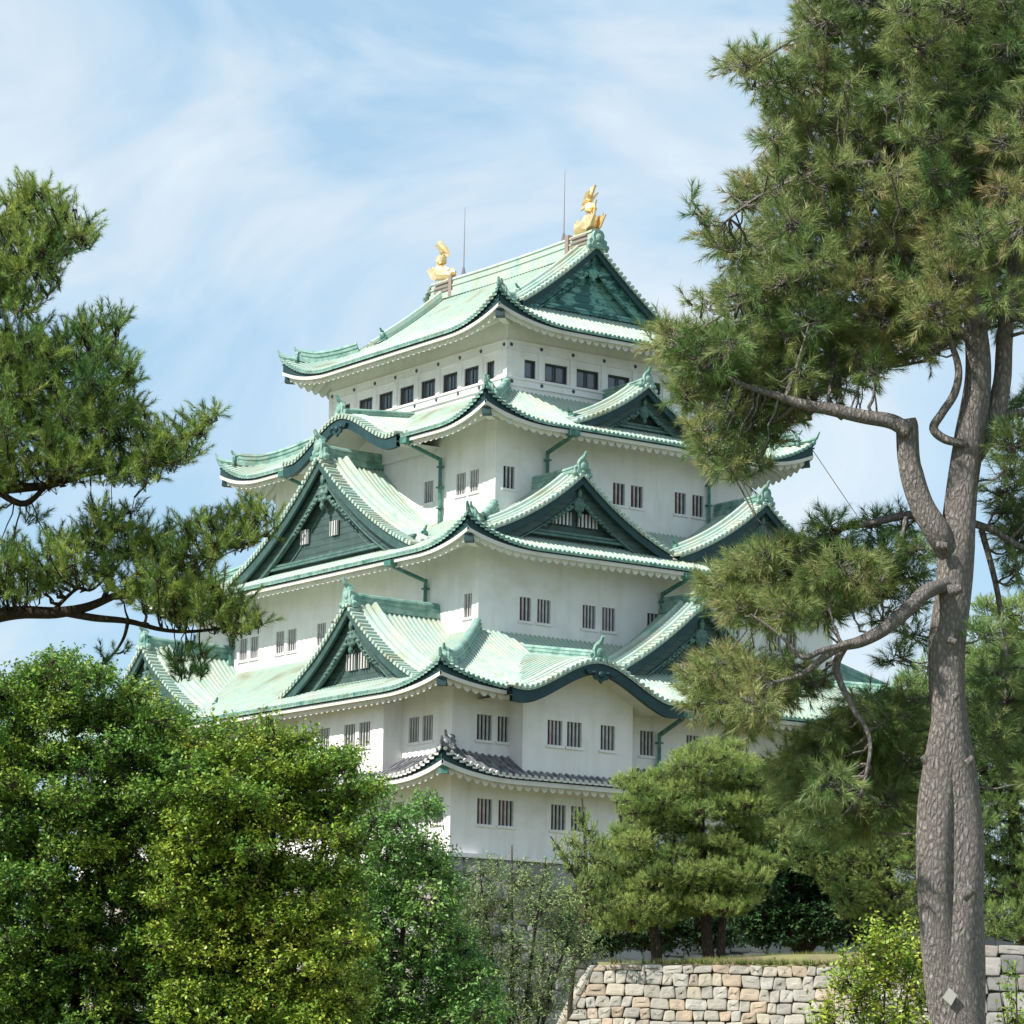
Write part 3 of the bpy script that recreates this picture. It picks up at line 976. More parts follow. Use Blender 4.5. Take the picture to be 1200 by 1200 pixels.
# ---- roofs
# tier 1 (grey tiles), 2, 3, 4
r1 = Roof(-1.6, 1.72, 0.52, 0.05, 1.0, 4.2, 1.62)
roof_tier('grey_tile_roof', r1, GTILE, MORTAR, over=1.5, pitch=0.34, fascia=0.2)['label'] = 'narrow grey tiled pent roof above the lowest storey'

def kara_fn(c, of, W, zf, H, sb):
    def fn(a, o):
        t = min(1, a / W)
        return zf + H * (0.5 * (1 + math.cos(math.pi * t ** 0.92))) + 0.10 * H * max(0, t - 0.8) / 0.2 + sb * (of - o)
    return fn
KR = dict(of=2.6, W=4.65, zf=5.32, H=1.62, sb=0.155)
r2 = Roof(-2.15, 5.42, 0.42, 0.02, 0.95, 4.8, 6.34)
kf = kara_fn(0, KR['of'], KR['W'], KR['zf'], KR['H'], KR['sb'])
roof_tier('second_roof', r2, COPPER, COPPER2, cuts={'R': [(6.0, KR['W'] - 0.05, kf), (23.5, KR['W'] - 0.05, kf)]}, over=2.15)
r3 = Roof(1.97, 12.5, 0.40, 0.022, 1.2, 4.4, 5.02)
roof_tier('third_roof', r3, COPPER, COPPER2, over=2.2)
r4 = Roof(4.74, 19.05, 0.45, 0.03, 1.3, 4.2, 4.21)
KL = dict(of=-4.42, W=5.1, zf=19.0, H=1.75, sb=0.09)
kl = kara_fn(0, KL['of'], KL['W'], KL['zf'], KL['H'], KL['sb'])
roof_tier('fourth_roof', r4, COPPER, COPPER2, cuts={'L': [(16.75, KL['W'] - 0.05, kl)]}, over=2.23)
r5 = Roof(6.98, 24.42, 0.44, 0.028, 1.35, 4.6, 7.77)
GY = 2.95
def dm5(key, s_, e):
    if key in 'LK':
        return e if e < GY else 7.77
    return min(e, GY + 0.5)
roof_tier('top_roof', r5, COPPER, COPPER2, dmaxf=dm5, over=1.95)

# ---- gables on the right face
gable(FR, (0, -1), 14.75, -5.35, -8.93, 4.35, 19.5, 2.25, size=0.75, zbase=19.75, under=r4)
for c_, lab in ((9.25, 'nearer of the twin gables on the third roof'), (20.25, 'farther of the twin gables on the third roof')):
    gable(FR, (0, -1), c_, -3.1, -6.97, 5.3, 13.35, 3.05, size=0.85, zbase=13.5, wins=((c_ - 0.75, 14.45), (c_ + 0.75, 14.45)), winsz=(1.05, 0.62), label=lab, under=r3)
gable(FR, (0, -1), 14.75, -0.9 + 0.0, -4.17, 7.7, 6.0, 4.75, size=1.0, zbase=6.6, wins=((13.9, 7.6), (15.6, 7.6)), winsz=(1.05, 0.7), under=r2, label='large gable in the middle of the second roof')
for c_ in (6.0, 23.5):
    rb, zf_, hf = gable(FR, (0, -1), c_, KR['of'], -4.17, KR['W'], KR['zf'], KR['H'], kind='kara', slope_back=KR['sb'], size=0.85, soffit=-0.2)
    bay(FR, c_, 3.0, 1.05, prof=lambda a: KR['zf'] + hf(abs(a)), wins=[(4.73, .8), (5.79, .8), (7.63, .8)] if c_ < 10 else [(24.8, .8), (23.7, .8), (21.9, .8)], ztop=6.6)
# ---- gables on the left face
for c_, lab in ((7.4, 'nearer of the twin gables on the left of the second roof'), (26.1, 'farther of the twin gables on the left of the second roof')):
    gable(FL, (-1, 0), c_, 0.85, -4.17, 5.9, 5.95, 3.85, size=0.95, zbase=6.1, wins=((c_ - 0.5, 7.35), (c_ + 0.5, 7.35)), winsz=(0.7, 0.75), label=lab, under=r2)
bay(FL, 7.45, 3.6, 1.0, wins=[(5.36, .9), (6.58, .9), (8.63, .8)], ztop=6.0)
bay(FL, 26.1, 3.6, 1.0, wins=[(28.2, .9), (27, .9)], ztop=6.0)
gable(FL, (-1, 0), 16.75, -3.3, -6.97, 8.35, 13.25, 5.25, size=1.1, zbase=13.6, wins=((18.85, 15.0), (16.2, 15.1)), winsz=(0.62, 0.72), under=r3, label='biggest dark green gable, on the left of the third roof')
rb, zf_, hf = gable(FL, (-1, 0), 16.75, KL['of'], -8.93, KL['W'], KL['zf'], KL['H'], kind='kara', slope_back=KL['sb'], size=0.85, soffit=-7.1)
bm_ = M()
rows = [[], []]
for i in range(25):
    a = -4.9 + 9.8 * i / 24
    rows[0].append(FL(16.75 + a, -6.9, 18.6))
    rows[1].append(FL(16.75 + a, -6.9, KL['zf'] + hf(abs(a)) - 0.2))
bm_.grid(rows)
bm_.build('gable_wall', PLAST, rb)
# ---- top gables at both ends of the main ridge
zt0 = r5.z(3.35, 3.35) + 0.02
gy_ = 6.98 + GY
def top_gable(F, od, lab):
    W_ = 4.45
    H_ = (24.42 + 0.44 * 7.77 + 0.028 * 7.77 ** 2) - (24.42 + 0.44 * 3.32 + 0.028 * 3.32 ** 2)
    gable(F, od, 14.75, -(gy_ - 0.35), -(gy_ + 1.6), W_, 26.22, H_ + 0.02, size=0.8, wallm=GWALLT, full_slopes=False, exps=(0.80, 1.9), zbase=26.2, label=lab, under=r5)
top_gable(FR, (0, -1), 'turquoise gable end under the golden ornament')
top_gable(FB, (0, 1), None)
# extra sheet closing the slope between the verge and the main slope
ms_ = M()
for F in (FR, FB):
    for sg in (-1, 1):
        rows = []
        for o in (-(gy_ - 0.35 + 0.3), -(gy_ + 0.3)):
            rows.append([F(14.75 + sg * 4.6 * j / 10, o, 24.42 + 0.44 * (7.77 - 4.6 * j / 10) + 0.028 * (7.77 - 4.6 * j / 10) ** 2 + 0.01) for j in range(11)])
        ms_.grid(rows)
# main ridge
zr = 24.42 + 0.44 * 7.77 + 0.028 * 7.77 ** 2
rgm = M()
yy0, yy1 = gy_ - 0.25, WY - gy_ + 0.25
path = [(14.75, yy0 + (yy1 - yy0) * i / 16, zr + 0.0 + 0.12 * abs(i - 8) ** 2 / 64) for i in range(17)]
MR = [(-0.36, -0.2), (0.36, -0.2), (0.36, 0.10), (0.28, 0.13), (0.28, 0.34), (0.33, 0.36), (0.33, 0.44), (0.26, 0.47), (0.26, 0.66), (0.32, 0.69), (0.28, 0.80), (0.12, 0.88),
      (-0.12, 0.88), (-0.28, 0.80), (-0.32, 0.69), (-0.26, 0.66), (-0.26, 0.47), (-0.33, 0.44), (-0.33, 0.36), (-0.28, 0.34), (-0.28, 0.13), (-0.36, 0.10)]
rgm.sweep(path, MR)
mainridge = rgm.build('main_ridge', COPPER, keep)
ms_.build('slope_sheet', COPPER, mainridge)
om = M()
ornament(om, (14.75, yy0 - 0.02, zr + 0.05), (0, -1), 0.95, post=False)
om.build('ridge_end_ornament', COPPER2, mainridge)
om = M()
ornament(om, (14.75, yy1 + 0.02, zr + 0.05), (0, 1), 0.95, post=False)
om.build('ridge_end_ornament', COPPER2, mainridge)
for y in (yy0 + 2.0, yy1 - 1.9):
    bnd = M()
    bnd.box((14.75 - 0.38, y - 0.14, zr - 0.1), (14.75 + 0.38, y + 0.14, zr + 1.0))
    bnd.build('ridge_band', RUST, mainridge)
for y in (yy0 + 0.4, yy1 - 1.7):
    for k in range(3):
        bnd = M()
        bnd.box((14.75 - 0.36, y, zr + 0.25 + 0.22 * k), (14.75 - 0.335, y + 1.3, zr + 0.36 + 0.22 * k))
        bnd.build('ridge_plate', RUST, mainridge)

# ---- golden dolphin-like fish on the ridge ends (tails up)
def golden_fish(y, dr):
    """dr = +1: outward is -y (near end); -1: outward is +y"""
    m = M()
    X0, Z0 = 14.75, zr + 0.85
    def P(o, z, x=0.0):
        return (X0 + x * 0.85, y - dr * o * 0.85, Z0 + z * 0.92)
    # body: head low and inward, back curling up to the tail
    pts = [(-1.05, 0.28), (-0.8, 0.34), (-0.45, 0.36), (-0.1, 0.42), (0.2, 0.62), (0.34, 0.95), (0.30, 1.3), (0.14, 1.62), (0.12, 1.9), (0.26, 2.15), (0.4, 2.4)]
    rad = [0.2, 0.36, 0.42, 0.44, 0.42, 0.36, 0.31, 0.25, 0.18, 0.12, 0.05]
    m.tube([P(*p) for p in pts], rad, 12)
    # jaw, brow and eyes
    m.tube([P(-1.32, 0.12), P(-1.0, 0.06), P(-0.5, 0.08)], [0.08, 0.2, 0.28], 8)
    m.tube([P(-1.3, 0.44), P(-1.05, 0.5), P(-0.7, 0.62)], [0.07, 0.16, 0.14], 8)
    for sx in (-1, 1):
        m.tube([P(-0.85, 0.55, sx * 0.24), P(-0.75, 0.72, sx * 0.28), P(-0.55, 0.86, sx * 0.34)], [0.12, 0.07, 0.02], 6)
        def FP(u, d, w_, sx=sx):
            return P(u, w_, sx * (0.34 + d))
        # pectoral fins
        m.poly([(-0.2, 0.35), (0.35, 0.15), (0.75, 0.3), (1.25, 0.95), (0.95, 0.85), (1.0, 1.05), (0.7, 0.85), (0.65, 1.0), (0.4, 0.75), (0.1, 0.7)], 0.09, FP)
    def FC(u, d, w_):
        return P(u, w_, d - 0.05)
    # dorsal spikes on the outward side
    m.poly([(0.5, 0.75), (0.72, 1.0), (0.62, 1.02), (0.8, 1.35), (0.64, 1.3), (0.84, 1.78), (0.6, 1.52), (0.52, 1.72), (0.4, 1.5), (0.4, 1.0)], 0.1, FC)
    m.poly([(-0.75, 0.6), (-0.6, 0.86), (-0.45, 0.72), (-0.3, 0.98), (-0.15, 0.75), (0.0, 1.1), (0.1, 0.85), (0.1, 0.5)], 0.1, FC)
    # tail: one lobe up, one lobe folded inwards
    m.poly([(0.02, 1.65), (0.3, 1.85), (0.45, 2.2), (0.72, 2.62), (0.38, 2.6), (0.15, 2.45), (-0.15, 2.1), (-0.45, 1.75), (-0.68, 1.45), (-0.35, 1.52), (-0.12, 1.72)], 0.12, FC)
    for sx in (-1, 1):
        m.poly([(0.1, 1.8), (0.3, 2.0), (0.55, 2.3), (0.2, 2.3), (-0.1, 2.05), (-0.5, 1.7), (-0.1, 1.85)], 0.06, lambda u, d, w_, sx=sx: P(u, w_, sx * (0.08 + (w_ - 1.6) * 0.35) + d))
    return m.build('roof_ornament', GOLD, keep)
o = golden_fish(yy0 + 0.75, 1)
o['label'] = 'golden tail-up fish ornament at the near ridge end'
o = golden_fish(yy1 - 0.75, -1)
o['label'] = 'golden tail-up fish ornament at the far ridge end'
for yy, nm in ((12.42, 3.6), (21.2, 3.6)):
    m = M()
    m.tube([(14.75, yy, zr + 0.85), (14.75, yy, zr + 1.35)], [0.16, 0.05], 6)
    m.tube([(14.75, yy, zr + 1.3), (14.75, yy - 0.02, zr + 1.0 + nm)], [0.035, 0.014], 5)
    m.build('lightning_rod', METAL, keep)

# ---- downpipes with hoppers under the eaves
def pipe(F, s_, oe, ze, ow, zw, zb, drift=0.0):
    m = M()
    p = [(-0.075, -0.075), (0.075, -0.075), (0.075, 0.075), (-0.075, 0.075)]
    a, b, c = F(s_, oe - 0.15, ze), F(s_ + drift, ow, zw), F(s_ + drift, ow, zb)
    m.sweep([a, F(s_, oe - 0.3, ze - 0.25), F(s_ + drift, ow + 0.02, zw)], p)
    m.sweep([F(s_ + drift, ow, zw + 0.08), c], p, upv=(1, 1, 0))
    k0, k1 = F(s_ - 0.28, oe + 0.12, 0), F(s_ + 0.28, oe - 0.35, 0)
    x0, x1 = sorted((k0[0], k1[0])); y0, y1 = sorted((k0[1], k1[1]))
    m.box((x0, y0, ze - 0.22), (x1, y1, ze + 0.04))
    z = zw - 0.4
    while z > zb + 0.3:
        q0, q1 = F(s_ + drift - 0.14, ow + 0.14, 0), F(s_ + drift + 0.14, ow - 0.14, 0)
        x0, x1 = sorted((q0[0], q1[0])); y0, y1 = sorted((q0[1], q1[1]))
        m.box((x0, y0, z), (x1, y1, z + 0.07))
        z -= 1.0
    return m.build('downpipe', PIPEC, keep)
pipe(FL, 11.3, -4.74, 18.85, -6.8, 18.1, 15.0)
pipe(FL, 22.3, -4.74, 18.85, -6.8, 18.1, 15.0)
pipe(FL, 8.2, -1.97, 12.25, -4.0, 11.55, 9.6)
pipe(FL, 25.6, -1.97, 12.25, -4.0, 11.55, 9.0)
pipe(FR, 9.85, -4.74, 18.85, -6.8, 18.15, 16.0)
pipe(FR, 19.65, -4.74, 18.85, -6.8, 18.15, 15.2)
pipe(FR, 14.6, -1.97, 12.25, -4.0, 11.55, 10.0)
pipe(FR, 11.2, 2.15, 5.15, 0.18, 4.3, 2.4)
wm = M()
wm.tube([c for c in [(WX - 4.9, 4.9, 20.0), (WX - 1.5, 2.5, 13.8)]], 0.02, 4)
wm.build('conductor_cable', METAL, keep)

# ---- rough stone walls
def stones(m, P0, P1, z0, z1, batter, nrm, size, rng, jm=None):
    """coursed rubble between P0 and P1 (xy), leaning back by batter per metre of height; nrm = outward unit normal"""
    P0, P1 = np.array(P0, float), np.array(P1, float)
    Lw = np.linalg.norm(P1 - P0)
    t = (P1 - P0) / Lw
    n = np.array(nrm, float)
    def W(s_, z, o):
        b = batter(z1 - z)
        q = P0 + t * s_ + n * (b + o)
        return (q[0], q[1], z)
    z = z0
    if jm is not None:
        jm.grid([[W(Lw * i / 12, z0 + (z1 - z0) * j / 8, -0.10) for i in range(13)] for j in range(9)])
    ph1, ph2 = rng.uniform(0, 6), rng.uniform(0, 6)
    while z < z1 - 0.05:
        hh = min(size * rng.uniform(0.72, 0.9), z1 - z)
        if z1 - z - hh < 0.3 * size:
            hh = z1 - z
        s_ = -rng.uniform(0, size)
        while s_ < Lw:
            ww = size * rng.uniform(0.6, 1.5)
            a, b = max(0, s_), min(Lw, s_ + ww)
            if b - a > 0.12:
                wob = lambda x: 0.12 * size * math.sin(x * 0.9 + ph1) + 0.08 * size * math.sin(x * 2.1 + ph2)
                g_ = 0.001 + rng.uniform(0, 0.006)
                zz0 = z + (wob((a + b) / 2) if z > z0 else 0) + rng.uniform(-0.012, 0.012)
                zz1 = z + hh + (wob((a + b) / 2) if z + hh < z1 - 0.01 else 0) + rng.uniform(-0.012, 0.012)
                rows = []
                bulge = rng.uniform(0.03, 0.1) * size * 1.1
                jit = [rng.uniform(-0.16, 0.16) * size for _ in range(4)]
                tilt = rng.uniform(-0.05, 0.05)
                tl2 = rng.uniform(-0.06, 0.06)
                for q, (ins_, oo) in enumerate(((0.0, -0.09), (0.0, -0.01), (0.05, bulge * 0.6), (0.16, bulge * 0.95), (0.46, bulge))):
                    row = []
                    for k_, (u, v) in enumerate(((0, 0), (0.33, 0), (0.67, 0), (1, 0), (1, 0.33), (1, 0.67), (1, 1), (0.67, 1), (0.33, 1), (0, 1), (0, 0.67), (0, 0.33))):
                        cu, cv = u, v
                        # round the corners
                        r_ = 0.035
                        if (u in (0, 1)) and (v in (0, 1)):
                            cu = r_ if u == 0 else 1 - r_
                            cv = r_ if v == 0 else 1 - r_
                        cu = 0.5 + (cu - 0.5) * (1 - 2 * ins_ * min(1, size / (b - a) * 0.9))
                        cv = 0.5 + (cv - 0.5) * (1 - 2 * ins_)
                        jx = jit[0] * (1 - u) * (v - 0.5) + jit[1] * u * (v - 0.5)
                        row.append(W(a + g_ + cu * (b - a - 2 * g_) + jx, zz0 + g_ + cv * (zz1 - zz0 - 2 * g_) + jit[2] * (u - 0.5) * 0.5,
                                     oo + (tilt * (u - 0.5) + tl2 * (v - 0.5)) * (1 if q > 1 else 0)))
                    rows.append(row)
                m.grid(rows, close=True)
                o_ = len(m.v)
                m.v += rows[-1]
                m.f.append(tuple(range(o_, o_ + 12)))
            s_ += ww
        z += hh

rng = random.Random(5)
sb, jb = M(), M()
bt = lambda h_: 0.34 * h_ - 0.003 * h_ * h_ + 0.05
zl = -1.75
# stone base in the keep's own frame
for (P0, P1, nr) in (((-6.5, 0), (WX + 3, 0), (0, -1)), ((0, -6.5), (0, WY + 3), (-1, 0))):
    pass
def base_face(F, S0, S1):
    m1 = M()
    j1 = M()
    # work in (s,o): s along, outward o
    stones(m1, (S0, 0), (S1, 0), -13.0, zl, bt, (0, 1), 1.15, rng, j1)
    def clipcorner(v):
        s_, o_, z_ = v
        lim = -o_
        if s_ < lim:
            s_ = lim
        return F(s_, o_, z_)
    sb.add([clipcorner(v) for v in m1.v], m1.f)
    jb.add([clipcorner(v) for v in j1.v], j1.f)
base_face(FR, -3.6, WX + 3)
base_face(FL, -3.6, WY + 3)
sbo = sb.build('stone_base', STONEG, keep)
jb.build('stone_base_joints', JOINT, sbo)
lg = M()
lg.box((-0.25, -0.25, -1.78), (WX + 0.25, WY + 0.25, -1.6))
lg.build('foot_ledge', PLAST, keep)

# terrace wall in front of the keep
TZ = float(at(800, 1133, 88)[2])
pL = at(697, 1133, 88)
pR = at(1250, 1120, 84)
tw, tj = M(), M()
P0, P1 = (pL[0], pL[1]), (pR[0] + 20, pR[1] - 1.5)
dv = np.array(P1) - np.array(P0)
dv /= np.linalg.norm(dv)
nn_ = (dv[1], -dv[0])
rng = random.Random(11)
bt2 = lambda h_: 0.30 * h_ + 0.012 * h_ * h_
stones(tw, (P0[0] - 4.5, P0[1]), P1, 0.0, TZ, bt2, nn_, 0.39, rng, tj)
# trim the left edge to a battered arris and turn the corner
def trim(v):
    x, y, z = v
    lim = P0[0] - bt2(TZ - z) * 1.5
    return (max(x, lim), y, z)
tw.v = [trim(v) for v in tw.v]
tj.v = [trim(v) for v in tj.v]
stones(tw, (P0[0] - 0.1, P0[1] + 26), (P0[0] - 0.1, P0[1] - 0.2), 0.0, TZ, lambda h_: bt2(h_) * 1.5, (-1, 0), 0.5, rng, tj)
two = tw.build('stone_wall', STONE)
tag(two, 'sunlit terrace wall of fitted tan and grey blocks topped with grass', 'stone wall')
tj.build('wall_joints', JOINT, two)
# terrace surface behind the wall
ts = M()
rows = []
rr = random.Random(3)
for j in range(40):
    row = []
    y = P0[1] + 0.1 + (j / 39) ** 1.6 * 30
    for i in range(80):
        x = P0[0] + 0.1 + i * 0.7
        f = min(1, j / 5)
        yy = y + (x - P0[0]) * dv[1] / dv[0]
        zz = TZ - 0.02 + f * (0.12 + 0.40 * min(1, max(0, (x - P0[0] - 1.5) / 6)) + 0.05 * math.sin(x * 1.3 + j) + rr.uniform(-0.02, 0.02))
        row.append((x, yy, zz))
    rows.append(row)
ts.grid(rows)
tag(ts.build('terrace_ground', SOIL, smooth=True), None, None, kind='structure')
# second grey wall far right, nearer to the viewer
q0, q1 = at(1125, 1108, 72), at(1330, 1104, 70)
gw2, gj2 = M(), M()
rng = random.Random(23)
stones(gw2, (q0[0], q0[1]), (q1[0], q1[1]), 0.0, float(q0[2]), lambda h_: 0.2 * h_, (0, -1), 0.5, rng, gj2)
g2o = gw2.build('stone_wall', STONEG)
tag(g2o, 'dark grey boulder wall behind the pine trunk at the right edge', 'stone wall')
gj2.build('wall_joints', JOINT, g2o)

# ------------------------------------------------------------------ vegetation
def fast_mesh(name, V, Fc, m, parent, tint=None, smooth=False):
    """V (n,3), Fc (k, 3 or 4)"""
    me = bpy.data.meshes.new(name)
    k = Fc.shape[1]
    me.vertices.add(len(V))
    me.vertices.foreach_set('co', V.astype(np.float32).ravel())
    me.loops.add(Fc.size)
    me.loops.foreach_set('vertex_index', Fc.astype(np.int32).ravel())
    me.polygons.add(len(Fc))
    me.polygons.foreach_set('loop_start', (np.arange(len(Fc)) * k).astype(np.int32))
    me.update(calc_edges=True)
    if smooth:
        me.polygons.foreach_set('use_smooth', np.ones(len(Fc), bool))
    if tint is not None:
        a = me.attributes.new('tint', 'FLOAT', 'FACE')
        a.data.foreach_set('value', tint.astype(np.float32))
    me.materials.append(m)
    o = bpy.data.objects.new(name, me)
    col.objects.link(o)
    if parent is not None:
        o.parent = parent
        o.matrix_parent_inverse = Matrix.Translation(parent.location).inverted()
    return o

def unit(a):
    return a / np.maximum(np.linalg.norm(a, axis=-1, keepdims=True), 1e-9)

def needles(P, Dv, Ls, m, ln, wd, th, rs, tint):
    """brush of needles along each shoot. returns V,F,tint"""
    n = len(P)
    R_ = rs.normal(size=(n, m, 3))
    Dm = np.repeat(Dv[:, None, :], m, 1)
    R_ = unit(R_ - (R_ * Dm).sum(-1, keepdims=True) * Dm)
    u = rs.uniform(0, 1, (n, m, 1)) ** 0.8
    a = np.radians(rs.uniform(th[0], th[1], (n, m, 1))) * (1.1 - 0.5 * u)
    B = P[:, None, :] + Dm * Ls[:, None, None] * u
    dirn = Dm * np.cos(a) + R_ * np.sin(a)
    dirn[..., 2] -= 0.12
    l = ln * rs.uniform(0.7, 1.15, (n, m, 1))
    side = unit(np.cross(dirn, rs.normal(size=(n, m, 3)))) * wd * 0.5
    T = B + unit(dirn) * l
    V = np.stack([B - side, B + side, T], 2).reshape(-1, 3)
    F = np.arange(n * m * 3).reshape(-1, 3)
    tt = np.clip(np.repeat(tint, m) + rs.normal(0, 0.07, n * m), 0, 1)
    return V, F, tt

def leaves(P, Dv, Ls, m, ln, wd, rs, tint, droop=0.2):
    n = len(P)
    u = ((np.arange(m) + 0.7) / m)[None, :, None] + rs.uniform(-0.05, 0.05, (n, m, 1))
    Dm = np.repeat(Dv[:, None, :], m, 1)
    R_ = rs.normal(size=(n, m, 3)) * np.array([1, 1, 0.45])
    R_ = unit(R_ - (R_ * Dm).sum(-1, keepdims=True) * Dm)
    B = P[:, None, :] + Dm * Ls[:, None, None] * u + rs.normal(0, 0.015, (n, m, 3))
    d = unit(Dm * 0.5 + R_ * 0.9 + np.array([0, 0, -droop]))
    nrm = unit(np.array([0, 0, 1.0]) * 0.9 + rs.normal(0, 0.55, (n, m, 3)))
    sd_ = unit(np.cross(d, nrm))
    nrm = np.cross(sd_, d)
    l = ln * rs.uniform(0.65, 1.25, (n, m, 1))
    wq = wd * rs.uniform(0.8, 1.2, (n, m, 1)) * 0.5
    V = np.stack([B, B + d * l * 0.45 + sd_ * wq - nrm * l * 0.03, B + d * l - nrm * l * 0.08, B + d * l * 0.45 - sd_ * wq - nrm * l * 0.03], 2).reshape(-1, 3)
    F = np.arange(n * m * 4).reshape(-1, 4)
    tt = np.clip(np.repeat(tint, m) + rs.normal(0, 0.10, n * m), 0, 1)
    return V, F, tt

def prisms(A, B, ra, rb_):
    """thin three-sided twigs from A to B"""
    d = unit(B - A)
    h_ = np.where(np.abs(d[:, 2:3]) > 0.9, np.array([[1.0, 0, 0]]), np.array([[0, 0, 1.0]]))
    s1 = unit(np.cross(d, h_))
    s2 = np.cross(d, s1)
    vs = []
    for (p, r) in ((A, ra), (B, rb_)):
        for k in range(3):
            a = k * 2 * math.pi / 3
            vs.append(p + (s1 * math.cos(a) + s2 * math.sin(a)) * np.asarray(r).reshape(-1, 1))
    V = np.stack(vs, 1).reshape(-1, 3)
    n = len(A)
    base = np.array([[0, 1, 4, 3], [1, 2, 5, 4], [2, 0, 3, 5]])
    F = (np.arange(n)[:, None, None] * 6 + base[None]).reshape(-1, 4)
    return V, F

def poly_pads(poly, r, sep, rs, depths, tries=6000):
    """fill a silhouette polygon with clump centres; returns (px,py,rpx,depth)"""
    P = np.array(poly, float)
    Q = np.roll(P, -1, 0)
    lo, hi = P.min(0), P.max(0)
    out_ = []
    for d in depths:
        kept = []
        for _ in range(tries):
            p = rs.uniform(lo, hi)
            c = ((P[:, 1] > p[1]) != (Q[:, 1] > p[1]))
            xi = P[:, 0] + (p[1] - P[:, 1]) * (Q[:, 0] - P[:, 0]) / np.where(Q[:, 1] == P[:, 1], 1e-9, Q[:, 1] - P[:, 1])
            if (c & (p[0] < xi)).sum() % 2 == 0:
                continue
            e = Q - P
            t = np.clip(((p - P) * e).sum(1) / np.maximum((e * e).sum(1), 1e-9), 0, 1)
            dist = np.linalg.norm(P + e * t[:, None] - p, axis=1).min()
            if dist < r * 0.45:
                continue
            if any((p[0] - q[0]) ** 2 + (p[1] - q[1]) ** 2 < sep * sep for q in kept):
                continue
            kept.append((p[0], p[1], min(r * rs.uniform(0.55, 1.2), dist * 1.15)))
        out_ += [(a, b, c, d) for a, b, c in kept]
    return out_

def bez(A, B, sag, n=6):
    A, B = np.array(A), np.array(B)
    return [A + (B - A) * t + np.array([0, 0, sag]) * math.sin(math.pi * t) for t in np.linspace(0, 1, n)]

